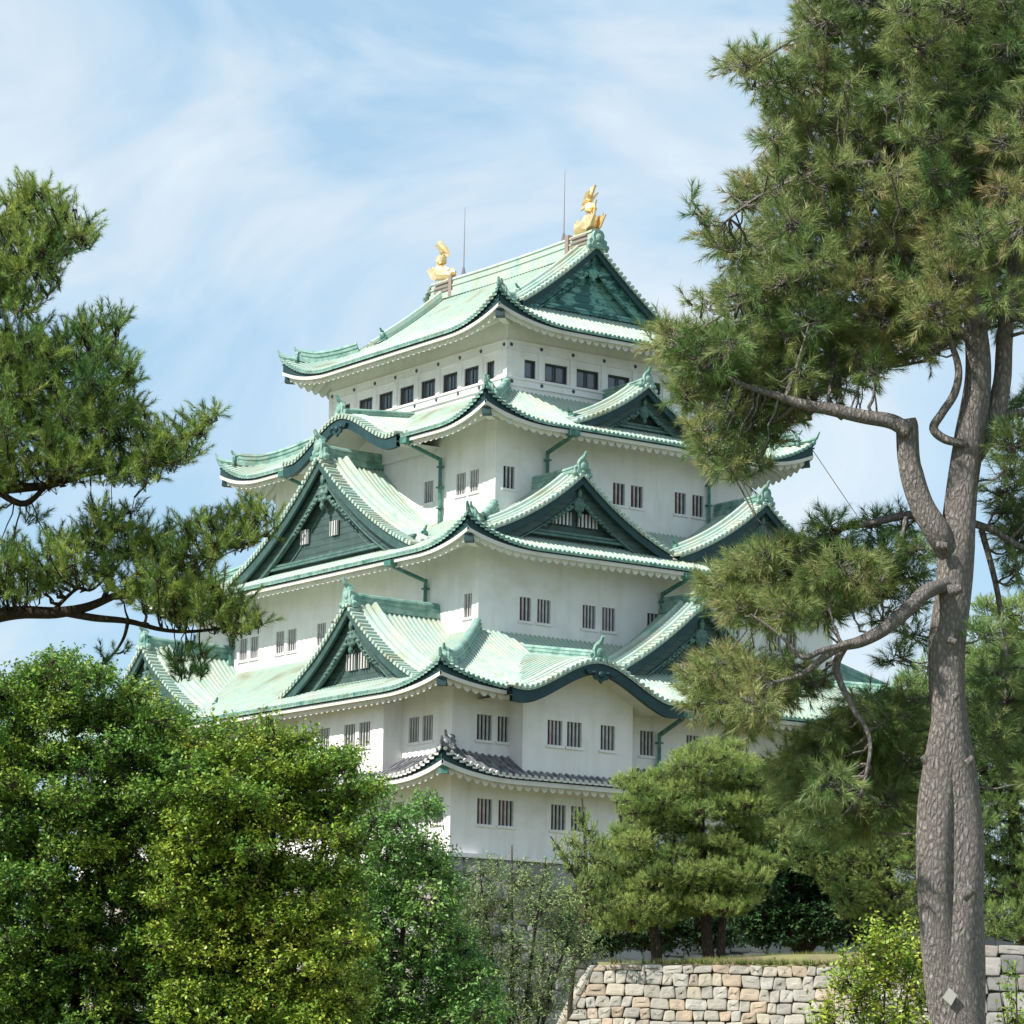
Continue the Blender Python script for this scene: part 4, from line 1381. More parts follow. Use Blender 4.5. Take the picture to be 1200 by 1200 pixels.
def tree(name, label, cat, D, base, limbs, groups, leafm, barkm, kind, seed, group=None, knots=None, upb=0.5, spread=0.6,
         sway=1.0, stems=True, twr=0.004, pads_flat=0.7):
    """base: world xyz of the foot. limbs: list of [(px,py,dd,radius_m)...] polylines. groups: dict(poly, r, sep, depths, n, ...)"""
    rs = np.random.default_rng(seed)
    root = empty(name, tuple(base))
    tag(root, label, cat, group)
    s = FPX / D
    tm_ = M()
    nodes = []
    for li, lb in enumerate(limbs):
        pts = [np.array(at(a, b, D + dd)) for a, b, dd, r in lb]
        rr_ = [r for *_, r in lb]
        # resample with Catmull-Rom
        dense, dr = [], []
        for i in range(len(pts) - 1):
            p0, p1, p2, p3 = pts[max(i - 1, 0)], pts[i], pts[i + 1], pts[min(i + 2, len(pts) - 1)]
            m_ = 5
            for k in range(m_):
                t = k / m_
                q = 0.5 * ((2 * p1) + (-p0 + p2) * t + (2 * p0 - 5 * p1 + 4 * p2 - p3) * t * t + (-p0 + 3 * p1 - 3 * p2 + p3) * t ** 3)
                dense.append(q)
                dr.append(rr_[i] + (rr_[i + 1] - rr_[i]) * t)
        dense.append(pts[-1]); dr.append(rr_[-1])
        nsd = 20 if max(dr) > 0.15 else (10 if max(dr) > 0.05 else 6)
        rows = []
        for i, p in enumerate(dense):
            t = unit(dense[min(i + 1, len(dense) - 1)] - dense[max(i - 1, 0)])
            ax = np.cross(t, [0, 1, 0.01]); ax = unit(ax)
            ay = np.cross(ax, t)
            row = []
            for k in range(nsd):
                an = 2 * math.pi * k / nsd
                lump = 1 + (0.05 * math.sin(3 * an + i * 0.35 + li) + 0.04 * math.sin(2 * an - i * 0.23) if dr[i] > 0.1 else 0)
                row.append(tuple(p + (ax * math.cos(an) + ay * math.sin(an)) * dr[i] * lump))
            rows.append(row)
        tm_.grid(rows, close=True)
        o_ = len(tm_.v)
        tm_.v += rows[-1]
        tm_.f.append(tuple(range(o_, o_ + nsd)))
        nodes += [(q, r) for q, r in zip(dense, dr)]
    NP = np.array([q for q, r in nodes])
    NR = np.array([r for q, r in nodes])
    allP, allD, allL, allT = [], [], [], []
    tA, tB, ra, rb_ = [], [], [], []
    for g_ in groups:
        pads = poly_pads(g_['poly'], g_['r'], g_['sep'], rs, g_['depths'])
        for (a, b, rp_, dd) in pads:
            dd2 = dd + rs.normal(0, g_.get('dj', 0.25))
            C = at(a, b, D + dd2)
            rm = rp_ / s
            # branch from the closest (not thinner than needed) limb node, preferring nodes below and towards the trunk
            dist = np.linalg.norm((NP - C) * np.array([1, 0.7, 1.0]), axis=1) + np.where(NP[:, 2] > C[2] + 0.3 * rm, 0.8 * rm, 0)
            k = int(dist.argmin())
            if g_.get('branch', True):
                r0 = min(NR[k] * 0.7, g_.get('br', 0.03))
                bp_ = bez(NP[k], C, g_.get('sag', -0.12) * dist[k], 7)
                bp_ = [q + rs.normal(0, 0.025 * dist[k], 3) * (0 < i < 6) for i, q in enumerate(bp_)]
                tm_.tube([tuple(q) for q in bp_], [r0 * (1 - 0.65 * i / 6) for i in range(7)], 5)
            else:
                bp_ = [C]
            n = max(3, int(g_['n'] * (rp_ / g_['r']) ** 2))
            u = unit(rs.normal(size=(n, 3)))
            rad = rs.uniform(g_.get('shell', 0.35), 1.0, (n, 1)) ** 0.6
            off = u * rad * rm * np.array([1, g_.get('dflat', 1.0), g_.get('flat', pads_flat)])
            Pt = C + off
            K = max(2, n // 9)
            ci = rs.choice(n, K, replace=False)
            SC = C + off[ci] * 0.55
            near = np.linalg.norm(Pt[:, None] - SC[None], axis=2).argmin(1)
            dirn = unit(unit(off) * spread + np.array([0, 0, upb]) + rs.normal(0, 0.35, (n, 3)) + g_.get('lean', np.zeros(3)))
            L_ = g_['len'] * rs.uniform(0.6, 1.3, n)
            S0 = Pt - dirn * L_[:, None] * 0.3
            allP.append(S0); allD.append(dirn); allL.append(L_)
            padt = rs.normal(g_.get('tint', 0.5), g_.get('tj', 0.1))
            allT.append(np.clip(padt + rs.normal(0, 0.16, n), 0, 1))
            if stems:
                tA.append(SC[near]); tB.append(S0); ra.append(np.full(n, twr * 1.5)); rb_.append(np.full(n, twr))
                tA.append(S0); tB.append(S0 + dirn * L_[:, None]); ra.append(np.full(n, twr)); rb_.append(np.full(n, twr * 0.5))
                bq = np.array(bp_)
                sel = rs.integers(max(0, len(bq) - 3), len(bq), K)
                tA.append(bq[sel]); tB.append(SC); ra.append(np.full(K, twr * 3)); rb_.append(np.full(K, twr * 1.6))
    for kp in (knots or []):
        px, py, dd, r, ang = kp
        p = at(px, py, D + dd)
        q = p + np.array([math.cos(ang), -0.35, math.sin(ang)]) * r * 2.2
        tm_.tube([tuple(p), tuple(p * 0.5 + q * 0.5), tuple(q)], [r * 1.2, r, r * 0.8], 8)
    tv = np.array(tm_.v) - 0
    to = tm_.build('trunk', barkm, root, smooth=True)
    to.matrix_parent_inverse = Matrix.Translation(root.location).inverted()
    P = np.concatenate(allP); Dv = np.concatenate(allD); Ls = np.concatenate(allL); T = np.concatenate(allT)
    if kind[0] == 'needle':
        V, F, tt = needles(P, Dv, Ls, kind[1], kind[2], kind[3], kind[4], rs, T)
    else:
        V, F, tt = leaves(P, Dv, Ls, kind[1], kind[2], kind[3], rs, T, kind[4])
    fast_mesh('crown', V, F, leafm, root, tt)
    if stems:
        V, F = prisms(np.concatenate(tA), np.concatenate(tB), np.concatenate(ra), np.concatenate(rb_))
        fast_mesh('twigs', V, F, barkm, root)
    return root

def foot(px, D, z=0.0):
    p = at(px, 1290, D)
    return (float(p[0]), float(p[1]), z)

# --- 1. big pine in the right foreground
D1 = 28
m1 = FPX / D1
def lim(pts, dd=0.0):
    return [(a, b, (c if len(t) > 3 else dd), w_ / 2 / m1) for t in pts for a, b, c, w_ in [t if len(t) == 4 else (t[0], t[1], dd, t[2])]]
limbs = [
    lim([(1128, 1520, 84), (1126, 1300, 68), (1123, 1200, 64), (1123, 1120, 60), (1125, 1060, 54), (1126, 1000, 53), (1123, 930, 49), (1116, 870, 47), (1111, 810, 43), (1110, 750, 43), (1117, 690, 41), (1122, 640, 43), (1128, 570, 38),
         (1136, 510, 38), (1146, 440, 31), (1143, 380, 27), (1128, 300, 24), (1120, 200, 20), (1112, 90, 15), (1108, -20, 11), (1104, -120, 6)]),
    lim([(1116, 1230, 36), (1106, 1160, 44), (1100, 1090, 48), (1097, 1020, 46), (1098, 950, 43), (1102, 890, 38), (1107, 840, 30), (1112, 800, 20)], -0.06),
    lim([(1136, 540, 26), (1160, 500, 27), (1174, 450, 22), (1178, 390, 20), (1190, 300, 17), (1205, 180, 13), (1215, 50, 9)], 0.1),
    lim([(1126, 690, 0.08, 22), (1118, 662, 0.03, 28), (1100, 625, 34), (1080, 590, 29), (1066, 545, 27), (1063, 500, 27), (1062, 497, 24)], -0.1),
    lim([(1064, 506, 20), (1045, 494, 19), (1010, 488, 17), (975, 480, 16), (942, 474, 13), (905, 462, 9), (868, 450, 7), (830, 430, 5)], -0.2),
    lim([(1132, 520, 9), (1108, 515, 11), (1094, 502, 11), (1104, 484, 10), (1119, 460, 10), (1123, 430, 9), (1110, 390, 7), (1090, 340, 6), (1060, 300, 5)], -0.15),
    lim([(1122, 680, 0.0, 14), (1110, 684, -0.08, 17), (1085, 694, 18), (1062, 716, 17), (1035, 738, 16), (1008, 752, 14), (985, 758, 11), (966, 770, 9), (940, 790, 6), (905, 800, 4)], -0.3),
    lim([(990, 757, 10), (980, 778, 10), (985, 800, 8), (1000, 830, 7), (1020, 870, 5), (1010, 930, 4)], -0.2),
    lim([(1000, 753, 7), (965, 762, 7), (940, 770, 6), (915, 745, 4), (880, 720, 3)], -0.5),
    lim([(1078, 602, 12), (1050, 606, 10), (1020, 613, 9), (985, 620, 7), (950, 640, 5), (900, 665, 4)], 0.3),
    lim([(1062, 606, 6), (1055, 640, 6), (1040, 670, 6), (1030, 690, 5), (1035, 715, 4)], 0.2),
    lim([(1136, 612, 10), (1165, 622, 9), (1195, 640, 8), (1230, 650, 6)], 0.4),
    lim([(1168, 488, 12), (1195, 484, 10), (1230, 478, 8)], 0.2),
    lim([(1140, 400, 14), (1090, 360, 12), (1060, 335, 11), (1030, 320, 8), (990, 312, 6), (940, 320, 5), (880, 350, 4), (820, 385, 3)], 0.0),
    lim([(1122, 230, 12), (1085, 200, 9), (1030, 190, 7), (960, 200, 5), (890, 230, 4), (850, 260, 3)], 0.1),
    lim([(1112, 90, 10), (1080, 45, 9), (1050, 15, 8), (1020, 10, 6), (960, 30, 4), (890, 70, 3)], -0.1),
    lim([(1118, 150, 8), (1040, 120, 6), (960, 110, 4), (880, 80, 3)], 0.5),
    lim([(1150, 620, 8), (1170, 700, 7), (1180, 800, 6), (1170, 880, 4)], 0.6),
]
needle_args = dict(len=0.17, dj=0.3)
up_poly = [(900, -60), (935, 20), (925, 55), (885, 50), (832, 62), (842, 88), (885, 115), (895, 150), (868, 160), (905, 190), (870, 205), (838, 200), (850, 240), (880, 275), (845, 262), (806, 240),
           (812, 272), (835, 305), (862, 325), (812, 338), (802, 352), (830, 378), (790, 370), (745, 382), (752, 408), (785, 430), (778, 458), (808, 492), (802, 520), (832, 560), (868, 572), (900, 545),
           (928, 505), (960, 480), (1000, 468), (1040, 445), (1095, 425), (1140, 395), (1190, 390), (1250, 400), (1250, -60)]
lowA = [(808, 690), (842, 655), (872, 640), (925, 622), (1000, 628), (1040, 660), (1060, 690), (1020, 712), (975, 735), (945, 745), (905, 745), (900, 765), (868, 735), (822, 712)]
lowB = [(797, 785), (830, 758), (900, 755), (955, 772), (985, 790), (960, 815), (910, 835), (895, 865), (865, 872), (835, 845), (803, 835)]
lowC = [(905, 880), (950, 850), (990, 815), (1040, 795), (1080, 810), (1082, 900), (1060, 960), (1010, 1000), (960, 985), (925, 960), (900, 920)]
rgt = [(1150, 480), (1185, 455), (1250, 430), (1250, 720), (1185, 690), (1165, 640), (1160, 560)]
rgt2 = [(1138, 690), (1150, 660), (1170, 740), (1250, 760), (1250, 960), (1180, 930), (1140, 880)]
midm = [(930, 600), (1000, 588), (1075, 600), (1095, 640), (1092, 690), (1085, 760), (1050, 790), (1010, 770), (1020, 720), (1000, 700), (960, 640)]
big = tree('pine_tree', 'tall pine with forked grey trunk and long olive needles, in front of everything at right', 'pine tree', D1, foot(1126, D1),
           limbs, [
    dict(poly=up_poly, r=36, sep=43, depths=(0.0, 0.8, 1.6), n=44, tint=0.47, tj=0.13, br=0.022, flat=0.7, **needle_args),
    dict(poly=[(1030, -60), (1040, 100), (1030, 250), (1070, 400), (1140, 385), (1190, 380), (1250, 400), (1250, -60)], r=36, sep=44, depths=(-0.8,), n=44, tint=0.47, tj=0.13, br=0.022, flat=0.7, **needle_args),
    dict(poly=up_poly, r=20, sep=22, depths=(0.2, 1.0), n=11, tint=0.6, tj=0.14, br=0.012, flat=0.8, **needle_args),
    dict(poly=lowA, r=36, sep=31, depths=(0.0, 0.6, 1.1), n=56, tint=0.45, br=0.014, flat=0.6, lean=np.array([-.2, -.3, -.25]), **needle_args),
    dict(poly=lowB, r=36, sep=30, depths=(0.0, 0.6, 1.1), n=58, tint=0.47, br=0.014, flat=0.6, lean=np.array([-.2, -.3, -.25]), **needle_args),
    dict(poly=lowC, r=36, sep=31, depths=(0.3, 0.8, 1.3), n=60, tint=0.4, br=0.014, lean=np.array([0, 0, -.5]), **needle_args),
    dict(poly=rgt, r=30, sep=34, depths=(0.3, 0.8), n=36, tint=0.35, br=0.014, **needle_args),
    dict(poly=rgt2, r=36, sep=36, depths=(0.2, 0.9), n=44, tint=0.35, br=0.014, **needle_args),
    dict(poly=midm, r=24, sep=32, depths=(0.5,), n=40, tint=0.3, br=0.010, **needle_args),
    dict(poly=[(800, 225), (815, 232), (835, 262), (830, 275), (812, 262)], r=10, sep=12, depths=(-0.4,), n=6, tint=0.3, br=0.006, **needle_args),
    dict(poly=[(800, 340), (822, 345), (835, 365), (805, 360)], r=10, sep=12, depths=(-0.4,), n=6, tint=0.5, br=0.006, **needle_args),
], NEEDLE_R, BARK, ('needle', 58, 0.108, 0.0052, (22, 70)), 41, upb=0.35, spread=0.75, twr=0.0045,
    knots=[(1088, 895, -0.1, 0.035, 2.3), (1134, 894, -0.2, 0.03, 0.9), (1112, 693, -0.3, 0.05, 0.2), (1128, 1050, -0.3, 0.05, 0.6), (1117, 820, -0.25, 0.03, 1.0), (1098, 640, -0.2, 0.04, 0.0), (1112, 750, -0.24, 0.03, -0.4)])
# small pale tag nailed to that trunk
tg = M()
c0 = at(1113, 1168, D1 - 0.27)
tgr = 0.062
tg.hexa([tuple(c0 + np.array(q)) for q in ((-tgr * 0.95, 0, -0.01), (0.01, 0, -tgr * 1.2), (tgr, 0, 0.015), (-0.005, 0, tgr * 1.25))],
        [tuple(c0 + np.array(q) + np.array([0, 0.006, 0])) for q in ((-tgr * 0.95, 0, -0.01), (0.01, 0, -tgr * 1.2), (tgr, 0, 0.015), (-0.005, 0, tgr * 1.25))])
tag(tg.build('tree_tag', TAG), 'small pale diamond-shaped tag on the big pine trunk', 'tag')

# --- 2. pine reaching in from the left
D2 = 38
m2 = FPX / D2
def l2(pts, m_=m2, dd=0.0):
    return [(a, b, dd, w_ / 2 / m_) for a, b, w_ in pts]
Lp0 = [(-60, 300), (10, 330), (45, 355), (62, 390), (40, 430), (-60, 430)]
Lp4 = [(-60, 560), (60, 560), (150, 570), (170, 600), (110, 640), (-60, 660)]
Lp1 = [(-60, 235), (10, 222), (35, 208), (70, 222), (108, 255), (115, 285), (95, 300), (72, 318), (80, 340), (45, 358), (10, 372), (-60, 390)]
Lp2 = [(-60, 400), (20, 385), (60, 392), (95, 372), (142, 362), (148, 380), (132, 400), (165, 425), (172, 440), (150, 465), (178, 470), (178, 490), (195, 500), (258, 472), (268, 484), (240, 515), (238, 535),
       (200, 560), (175, 575), (120, 572), (60, 570), (10, 580), (-60, 590)]
Lp3 = [(92, 615), (112, 588), (150, 600), (185, 618), (215, 605), (250, 600), (300, 585), (325, 588), (330, 625), (305, 640), (262, 655), (250, 668), (312, 722), (318, 738), (290, 745), (278, 765),
       (255, 745), (200, 735), (150, 712), (118, 690), (60, 700), (-60, 738), (-60, 640), (40, 640)]
tree('pine_tree', 'dark green pine reaching in from the left edge on bare layered branches', 'pine tree', D2, foot(-170, D2),
     [l2([(-175, 1500, 60), (-170, 1200, 52), (-165, 900, 46), (-150, 700, 40), (-140, 500, 34), (-130, 330, 22), (-110, 180, 12)]),
      l2([(-150, 760, 22), (-90, 745, 20), (-30, 728, 18), (20, 718, 16), (65, 718, 14), (100, 712, 11), (130, 700, 9), (165, 685, 7), (205, 668, 5), (260, 640, 3)]),
      l2([(65, 716, 9), (110, 724, 9), (150, 728, 7), (190, 738, 5), (225, 740, 4), (270, 735, 3)]),
      l2([(120, 705, 7), (128, 680, 6), (122, 650, 5), (120, 615, 3)]),
      l2([(150, 728, 5), (146, 745, 4), (138, 760, 3), (128, 772, 2)]),
      l2([(-140, 600, 20), (-80, 590, 17), (-20, 575, 14), (20, 572, 12), (60, 568, 9), (100, 556, 7), (150, 545, 5), (200, 520, 4), (245, 495, 3)]),
      l2([(0, 578, 8), (30, 590, 8), (60, 560, 5), (80, 520, 4), (110, 470, 3), (140, 410, 2)]),
      l2([(-130, 380, 12), (-60, 345, 8), (-10, 315, 6), (40, 295, 5), (70, 280, 4), (100, 270, 2)]),
      l2([(-140, 480, 12), (-60, 470, 9), (0, 460, 7), (60, 450, 5), (110, 420, 3)]),
      l2([(60, 718, 6), (90, 690, 4), (110, 690, 3), (150, 650, 3)])],
     [dict(poly=Lp1, r=13, sep=15, depths=(-0.3, 0.3), n=7, len=0.26, tint=0.55, tj=0.12, br=0.010, dj=0.3),
      dict(poly=Lp2, r=14, sep=16, depths=(-0.6, 0.3), n=7, len=0.26, tint=0.55, tj=0.12, br=0.010, dj=0.3),
      dict(poly=Lp3, r=14, sep=15, depths=(-0.5, 0.2), n=7, len=0.26, tint=0.55, tj=0.12, br=0.010, dj=0.3),
      dict(poly=Lp0, r=20, sep=22, depths=(-0.4, 0.4), n=13, len=0.26, tint=0.5, tj=0.12, br=0.012, dj=0.3),
      dict(poly=Lp4, r=18, sep=36, depths=(0.2,), n=8, len=0.24, tint=0.4, tj=0.12, br=0.012, dj=0.3),
      dict(poly=Lp1, r=20, sep=25, depths=(-0.5, 0.5), n=13, len=0.28, tint=0.5, tj=0.12, br=0.018, dj=0.3),
      dict(poly=Lp2, r=23, sep=30, depths=(-0.8, 0.0, 0.8), n=15, len=0.30, tint=0.52, tj=0.14, br=0.018, dj=0.3),
      dict(poly=Lp3, r=23, sep=28, depths=(-0.7, 0.3), n=16, len=0.30, tint=0.5, tj=0.14, br=0.018, dj=0.3),
      dict(poly=[(105, 762), (150, 755), (150, 785), (120, 790)], r=16, sep=20, depths=(0,), n=12, len=0.15, tint=0.2, br=0.008),
      dict(poly=[(195, 760), (240, 745), (250, 790), (225, 808), (200, 800)], r=18, sep=18, depths=(-0.2, 0.2), n=14, len=0.15, tint=0.2, br=0.008)],
     NEEDLE_L, BARKD, ('needle', 88, 0.085, 0.0056, (30, 70)), 7, upb=0.85, spread=0.6, twr=0.005, pads_flat=0.6)

# --- 3. broad-leaved trees at the lower left
def small_limbs(px, base_y, tops, w_, m_, dd=0.0):
    out_ = []
    for (tx, ty) in tops:
        out_.append([(px, base_y, dd, w_ / m_ / 2), (px + (tx - px) * 0.2, base_y + (ty - base_y) * 0.35, dd, w_ * 0.75 / m_ / 2),
                     (px + (tx - px) * 0.55, base_y + (ty - base_y) * 0.7, dd, w_ * 0.45 / m_ / 2), (tx, ty, dd, w_ * 0.12 / m_ / 2)])
    return out_
D3 = 63.5; m3 = FPX / D3
T1 = [(-60, 790), (-5, 785), (12, 772), (40, 770), (58, 752), (82, 752), (95, 772), (128, 772), (150, 790), (172, 792), (188, 815), (212, 825), (240, 850), (262, 880), (300, 920), (330, 990), (350, 1100), (360, 1260), (-60, 1260)]
tree('broadleaf_tree', 'round dense dark green leafy tree at the lower left corner', 'tree', D3, foot(70, D3),
     small_limbs(60, 1420, [(20, 800), (90, 800), (170, 860), (-20, 950), (130, 1000), (215, 1000)], 22, m3),
     [dict(poly=T1, r=40, sep=42, depths=(-2.0, -1.0, 0.0, 1.0), n=105, len=0.38, tint=0.45, tj=0.14, br=0.03, dj=0.5, flat=0.36, shell=0.4),
      dict(poly=T1, r=20, sep=22, depths=(-1.9,), n=22, len=0.28, tint=0.5, tj=0.2, br=0.01, dj=0.4, flat=0.6)],
     LEAF_A, BARKD, ('leaf', 12, 0.088, 0.048, 0.15), 13, upb=0.6, spread=0.7, twr=0.005)
D4 = 62; m4 = FPX / D4
T2 = [(190, 905), (205, 868), (232, 855), (240, 832), (268, 836), (285, 852), (300, 828), (322, 830), (330, 852), (362, 846), (372, 868), (402, 862), (425, 880), (428, 900), (452, 915), (440, 945), (420, 970), (440, 1010), (420, 1060), (440, 1120), (430, 1180), (440, 1260), (170, 1260), (190, 1160), (165, 1060), (190, 980)]
tree('broadleaf_tree', 'leafy tree with yellow-green top, right of the corner tree and below the castle', 'tree', D4, foot(300, D4),
     small_limbs(300, 1420, [(260, 860), (330, 860), (410, 900), (230, 960), (440, 960), (350, 1000), (400, 1060)], 20, m4),
     [dict(poly=T2, r=38, sep=40, depths=(-2.0, -0.8, 0.5), n=100, len=0.38, tint=0.5, tj=0.16, br=0.03, dj=0.5, flat=0.36, shell=0.4),
      dict(poly=T2, r=19, sep=22, depths=(-1.8,), n=20, len=0.28, tint=0.6, tj=0.2, br=0.01, dj=0.4, flat=0.6)],
     LEAF_B, BARKD, ('leaf', 12, 0.088, 0.048, 0.15), 14, upb=0.6, spread=0.7, twr=0.005)
D5 = 72; m5 = FPX / D5
T3 = [(415, 940), (430, 905), (450, 903), (470, 945), (500, 922), (524, 950), (508, 978), (535, 1000), (548, 1040), (540, 1075), (575, 1120), (590, 1180), (600, 1260), (340, 1260), (370, 1060)]
tree('broadleaf_tree', 'looser tree with drooping fresh green leaves against the castle corner', 'tree', D5, foot(460, D5),
     small_limbs(450, 1400, [(440, 930), (490, 960), (525, 1020), (410, 1020), (500, 1090), (540, 1120)], 13, m5),
     [dict(poly=T3, r=27, sep=29, depths=(-0.9, 0.3, 1.0), n=60, len=0.34, tint=0.5, tj=0.15, br=0.018, dj=0.3, flat=0.7)],
     LEAF_C, BARKD, ('leaf', 9, 0.115, 0.05, 0.4), 15, upb=0.4, spread=0.8, twr=0.005)
D6 = 78; m6 = FPX / D6
T4 = [(520, 1050), (545, 1020), (562, 1000), (580, 1010), (598, 985), (612, 1015), (640, 1000), (655, 1035), (680, 1050), (690, 1085), (708, 1115), (680, 1140), (660, 1190), (640, 1260), (480, 1260), (500, 1120)]
tree('willowy_tree', 'thin willowy grey-green tree below the castle corner', 'tree', D6, foot(600, D6),
     small_limbs(600, 1420, [(560, 1010), (600, 990), (640, 1005), (680, 1060), (545, 1080), (650, 1120), (600, 1100)], 9, m6),
     [dict(poly=T4, r=24, sep=29, depths=(-0.8, 0.3), n=52, len=0.5, tint=0.5, tj=0.15, br=0.012, dj=0.3, flat=1.0)],
     LEAF_D, BARKD, ('leaf', 12, 0.10, 0.032, 0.5), 16, upb=0.6, spread=0.6, twr=0.004)

# --- 4. pines on the terrace
D7 = 92; m7 = FPX / D7
PA = [(712, 920), (735, 892), (760, 898), (785, 880), (812, 862), (855, 858), (885, 878), (905, 900), (940, 925), (925, 950), (938, 975), (905, 990), (935, 1015), (915, 1030), (895, 1050), (880, 1075),
      (860, 1085), (830, 1088), (790, 1085), (775, 1102), (735, 1110), (705, 1105), (692, 1085), (672, 1060), (690, 1030), (700, 985), (722, 960)]
tree('pine_tree', 'bushy light green pine with two dark trunks on the terrace wall', 'pine tree', D7, (float(at(800, 1118, D7)[0]), D7, TZ + 0.15),
     [l2([(832, 1135, 15), (828, 1090, 13), (826, 1040, 11), (822, 980, 8), (825, 900, 3)], m7), l2([(845, 1132, 12), (846, 1090, 10), (852, 1030, 8), (870, 960, 5), (885, 900, 2)], m7),
      l2([(770, 1135, 14), (768, 1100, 12), (760, 1050, 10), (762, 1000, 7), (765, 920, 3)], m7), l2([(762, 1052, 7), (735, 1060, 6), (712, 1075, 4)], m7),
      l2([(822, 1000, 7), (860, 980, 5), (910, 960, 3)], m7), l2([(764, 1010, 6), (735, 980, 4), (722, 940, 2)], m7), l2([(826, 1050, 6), (870, 1030, 5), (915, 1020, 3)], m7)],
     [dict(poly=PA, r=28, sep=22, depths=(-1.0, 0.0, 0.9), n=120, len=0.2, tint=0.62, tj=0.13, br=0.02, dj=0.4, flat=0.38)],
     NEEDLE_M, BARKD, ('needle', 20, 0.14, 0.014, (15, 60)), 17, upb=0.75, spread=0.6, twr=0.0045)
D8 = 87
PB = [(640, 975), (660, 985), (672, 960), (682, 932), (695, 965), (715, 985), (730, 1020), (722, 1062), (700, 1085), (672, 1085), (655, 1060), (668, 1030), (648, 1005)]
tree('young_pine', 'young bright green pine with upright shoots left of the terrace pine', 'pine tree', D8, (float(at(690, 1290, D8)[0]) - 0.3, D8, 0.0),
     [l2([(664, 1300, 6), (670, 1150, 6), (686, 1060, 5), (685, 980, 3), (682, 935, 1.5)], FPX / D8), l2([(690, 1060, 4), (665, 1010, 3), (645, 980, 1.5)], FPX / D8)],
     [dict(poly=PB, r=17, sep=16, depths=(-0.5, 0.3), n=30, len=0.24, tint=0.6, tj=0.12, br=0.012, dj=0.3, flat=0.7)],
     NEEDLE_M, BARKD, ('needle', 24, 0.12, 0.013, (15, 55)), 18, upb=1.1, spread=0.5, twr=0.008)
D9 = 102
PC = [(850, 1000), (880, 950), (920, 930), (970, 940), (1010, 960), (1040, 1010), (1040, 1090), (1000, 1112), (880, 1112), (848, 1080)]
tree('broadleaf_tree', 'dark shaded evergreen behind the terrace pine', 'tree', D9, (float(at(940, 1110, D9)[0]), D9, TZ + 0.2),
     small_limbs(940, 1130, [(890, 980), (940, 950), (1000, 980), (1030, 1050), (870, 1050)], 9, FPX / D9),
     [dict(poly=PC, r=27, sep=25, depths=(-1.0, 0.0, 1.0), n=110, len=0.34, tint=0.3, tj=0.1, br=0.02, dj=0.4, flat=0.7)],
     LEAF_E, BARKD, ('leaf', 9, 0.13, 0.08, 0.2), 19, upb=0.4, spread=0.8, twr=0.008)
DS = 106  # added shrub: its very dark leaves stand for the shade behind the trunks
PS = [(660, 1060), (700, 1030), (760, 1040), (820, 1030), (870, 1050), (880, 1112), (650, 1125)]
tree('bush', 'dark shrub added to stand for the shade behind the terrace pine trunks at the foot of the castle base', 'bush', DS, (float(at(770, 1110, DS)[0]), DS, TZ + 0.1),
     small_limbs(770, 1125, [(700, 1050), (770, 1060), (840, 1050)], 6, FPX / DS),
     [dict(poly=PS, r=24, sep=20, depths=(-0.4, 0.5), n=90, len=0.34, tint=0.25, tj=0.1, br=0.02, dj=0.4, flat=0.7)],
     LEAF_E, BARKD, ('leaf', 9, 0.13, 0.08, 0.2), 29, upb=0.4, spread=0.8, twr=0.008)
D10 = 96
PD = [(905, 985), (930, 930), (960, 915), (1000, 905), (1040, 880), (1080, 860), (1100, 900), (1100, 1100), (1040, 1100), (985, 1085), (960, 1040), (925, 1020)]
tree('pine_tree', 'green pine filling the gap between the terrace pine and the big trunk', 'pine tree', D10, (float(at(1040, 1110, D10)[0]), D10, TZ + 0.2),
     [l2([(1045, 1135, 14), (1042, 1050, 11), (1048, 960, 8), (1060, 890, 3)], FPX / D10), l2([(1044, 1040, 7), (1000, 1000, 5), (950, 960, 3)], FPX / D10)],
     [dict(poly=PD, r=26, sep=23, depths=(-0.8, 0.0, 0.8), n=80, len=0.2, tint=0.5, tj=0.13, br=0.02, dj=0.4, flat=0.5)],
     NEEDLE_M, BARKD, ('needle', 20, 0.14, 0.015, (15, 60)), 20, upb=0.6, spread=0.7, twr=0.005)
D11 = 80
PE = [(1052, 790), (1085, 760), (1105, 745), (1140, 700), (1175, 688), (1250, 690), (1250, 1115), (1140, 1115), (1085, 1000), (1050, 900), (1035, 840)]
tree('pine_tree', 'broad green pine behind the big trunk at the right edge', 'pine tree', D11, (float(at(1200, 1110, D11)[0]), D11, 0),
     [l2([(1200, 1300, 22), (1200, 1130, 20), (1190, 1000, 16), (1185, 860, 10), (1190, 720, 4)], FPX / D11), l2([(1190, 950, 9), (1130, 880, 6), (1070, 830, 3)], FPX / D11),
      l2([(1190, 1020, 9), (1130, 1000, 6), (1090, 960, 3)], FPX / D11)],
     [dict(poly=PE, r=32, sep=27, depths=(-1.2, 0.0, 1.0), n=95, len=0.2, tint=0.45, tj=0.15, br=0.02, dj=0.4, flat=0.5)],
     NEEDLE_M, BARKD, ('needle', 22, 0.13, 0.013, (15, 60)), 21, upb=0.7, spread=0.65, twr=0.005)

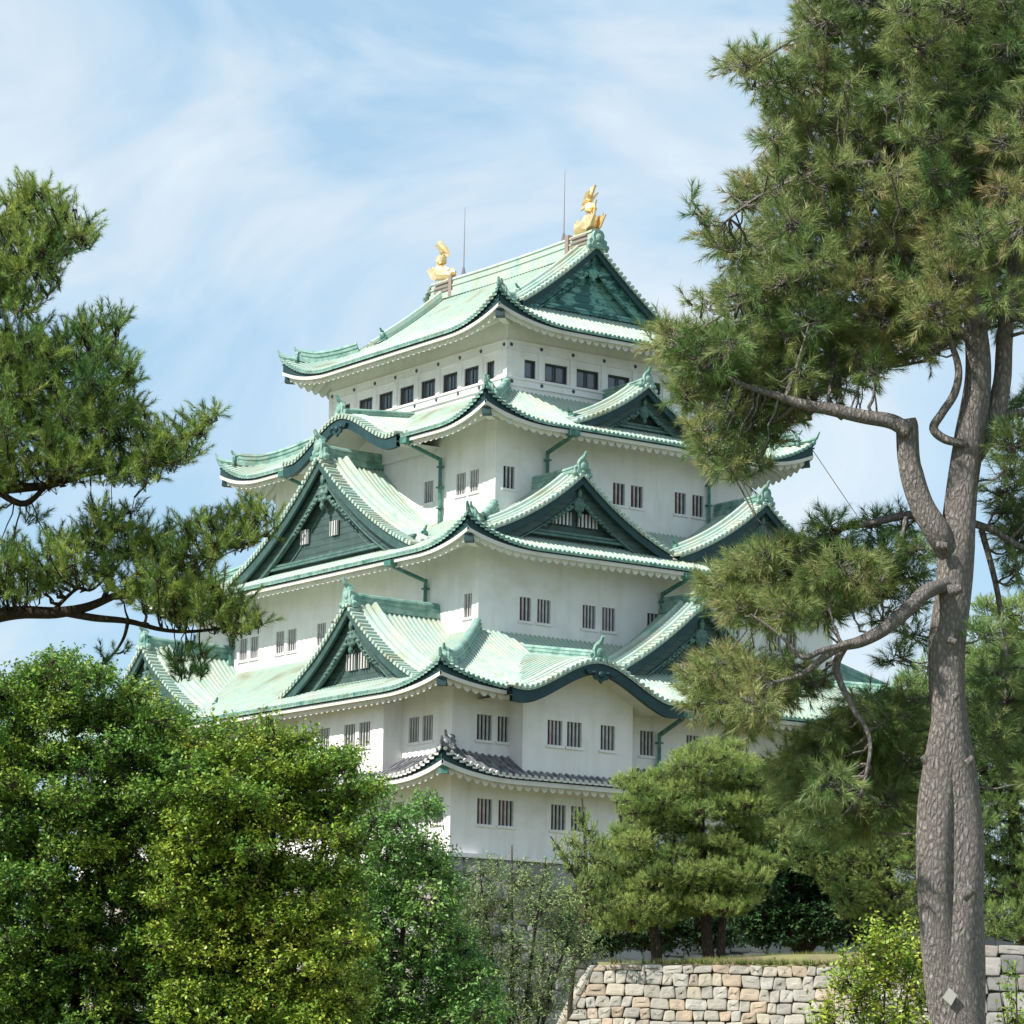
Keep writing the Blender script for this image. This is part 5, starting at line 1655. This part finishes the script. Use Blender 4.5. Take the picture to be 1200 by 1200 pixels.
# --- 5. bushes in front of the terrace wall
D12 = 50
BA = [(950, 1190), (975, 1150), (1000, 1110), (1030, 1085), (1055, 1095), (1075, 1080), (1095, 1110), (1105, 1260), (940, 1260)]
tree('bush', 'bright green leafy bush left of the big pine trunk, hiding the stone wall', 'bush', D12, foot(1030, D12),
     small_limbs(1030, 1400, [(1000, 1120), (1040, 1100), (1080, 1100), (960, 1180), (1060, 1180)], 6, FPX / D12),
     [dict(poly=BA, r=17, sep=22, depths=(-0.5, 0.3), n=22, len=0.45, tint=0.6, tj=0.15, br=0.012, dj=0.2, flat=0.9)],
     LEAF_B, BARKD, ('leaf', 10, 0.085, 0.045, 0.1), 22, upb=0.9, spread=0.5, twr=0.004)
BB = [(1152, 1215), (1165, 1160), (1180, 1120), (1195, 1150), (1240, 1120), (1240, 1260), (1150, 1260)]
tree('bush', 'sparse sprouting bush in the lower right corner', 'bush', D12, foot(1195, D12),
     small_limbs(1195, 1400, [(1170, 1150), (1190, 1130), (1230, 1140)], 5, FPX / D12),
     [dict(poly=BB, r=18, sep=24, depths=(0.0,), n=20, len=0.28, tint=0.6, tj=0.15, br=0.010, dj=0.2, flat=0.9)],
     LEAF_B, BARKD, ('leaf', 10, 0.085, 0.045, 0.1), 23, upb=0.9, spread=0.5, twr=0.004)

# grass tufts along the terrace edge
rs = np.random.default_rng(3)
n = 5200
x = P0[0] + 0.3 + rs.uniform(0, 1, n) ** 0.8 * 14
y = P0[1] + 0.15 + rs.uniform(0, 2.6, n) + (x - P0[0]) * dv[1] / dv[0]
dens = np.clip((x - P0[0] - 1.0) / 4, 0.12, 1)
keepm = rs.uniform(0, 1, n) < dens
x, y = x[keepm], y[keepm]
zb = TZ + 0.05 + 0.42 * np.clip((x - P0[0] - 1.5) / 6, 0, 1) * np.clip((y - P0[1]) / 1.5, 0, 1)
P = np.stack([x, y, zb], 1)
Dv = unit(rs.normal(0, 0.3, (len(P), 3)) + np.array([0, 0, 1.0]))
V, F, tt = needles(P, Dv, np.full(len(P), 0.03), 8, 0.2, 0.022, (5, 45), rs, rs.uniform(0.3, 0.9, len(P)))
WP, WD = [], []
for (px, py) in ((735, 1142), (738, 1150), (782, 1148), (780, 1156), (845, 1140), (896, 1146), (716, 1150), (930, 1140), (905, 1142), (765, 1141), (700, 1160), (820, 1141)):
    q = at(px, py, 88)
    for _ in range(16):
        h_ = TZ - q[2]
        WP.append((q[0] + rs.normal(0, 0.08), P0[1] + (q[0] - P0[0]) * dv[1] / dv[0] - bt2(h_) - 0.06, q[2] + rs.normal(0, 0.12)))
        WD.append((rs.normal(0, 0.3), -0.7, rs.normal(0.2, 0.3)))
V2, F2, t2 = needles(np.array(WP), unit(np.array(WD)), np.full(len(WP), 0.05), 9, 0.13, 0.03, (5, 60), rs, np.full(len(WP), 0.4))
F2 = F2 + len(V)
V, F, tt = np.concatenate([V, V2]), np.concatenate([F, F2]), np.concatenate([tt, t2])
go = fast_mesh('grass', V, F, BLADE, None, tt)
tag(go, 'dry and green grass along the top of the terrace wall', 'grass', kind='stuff')
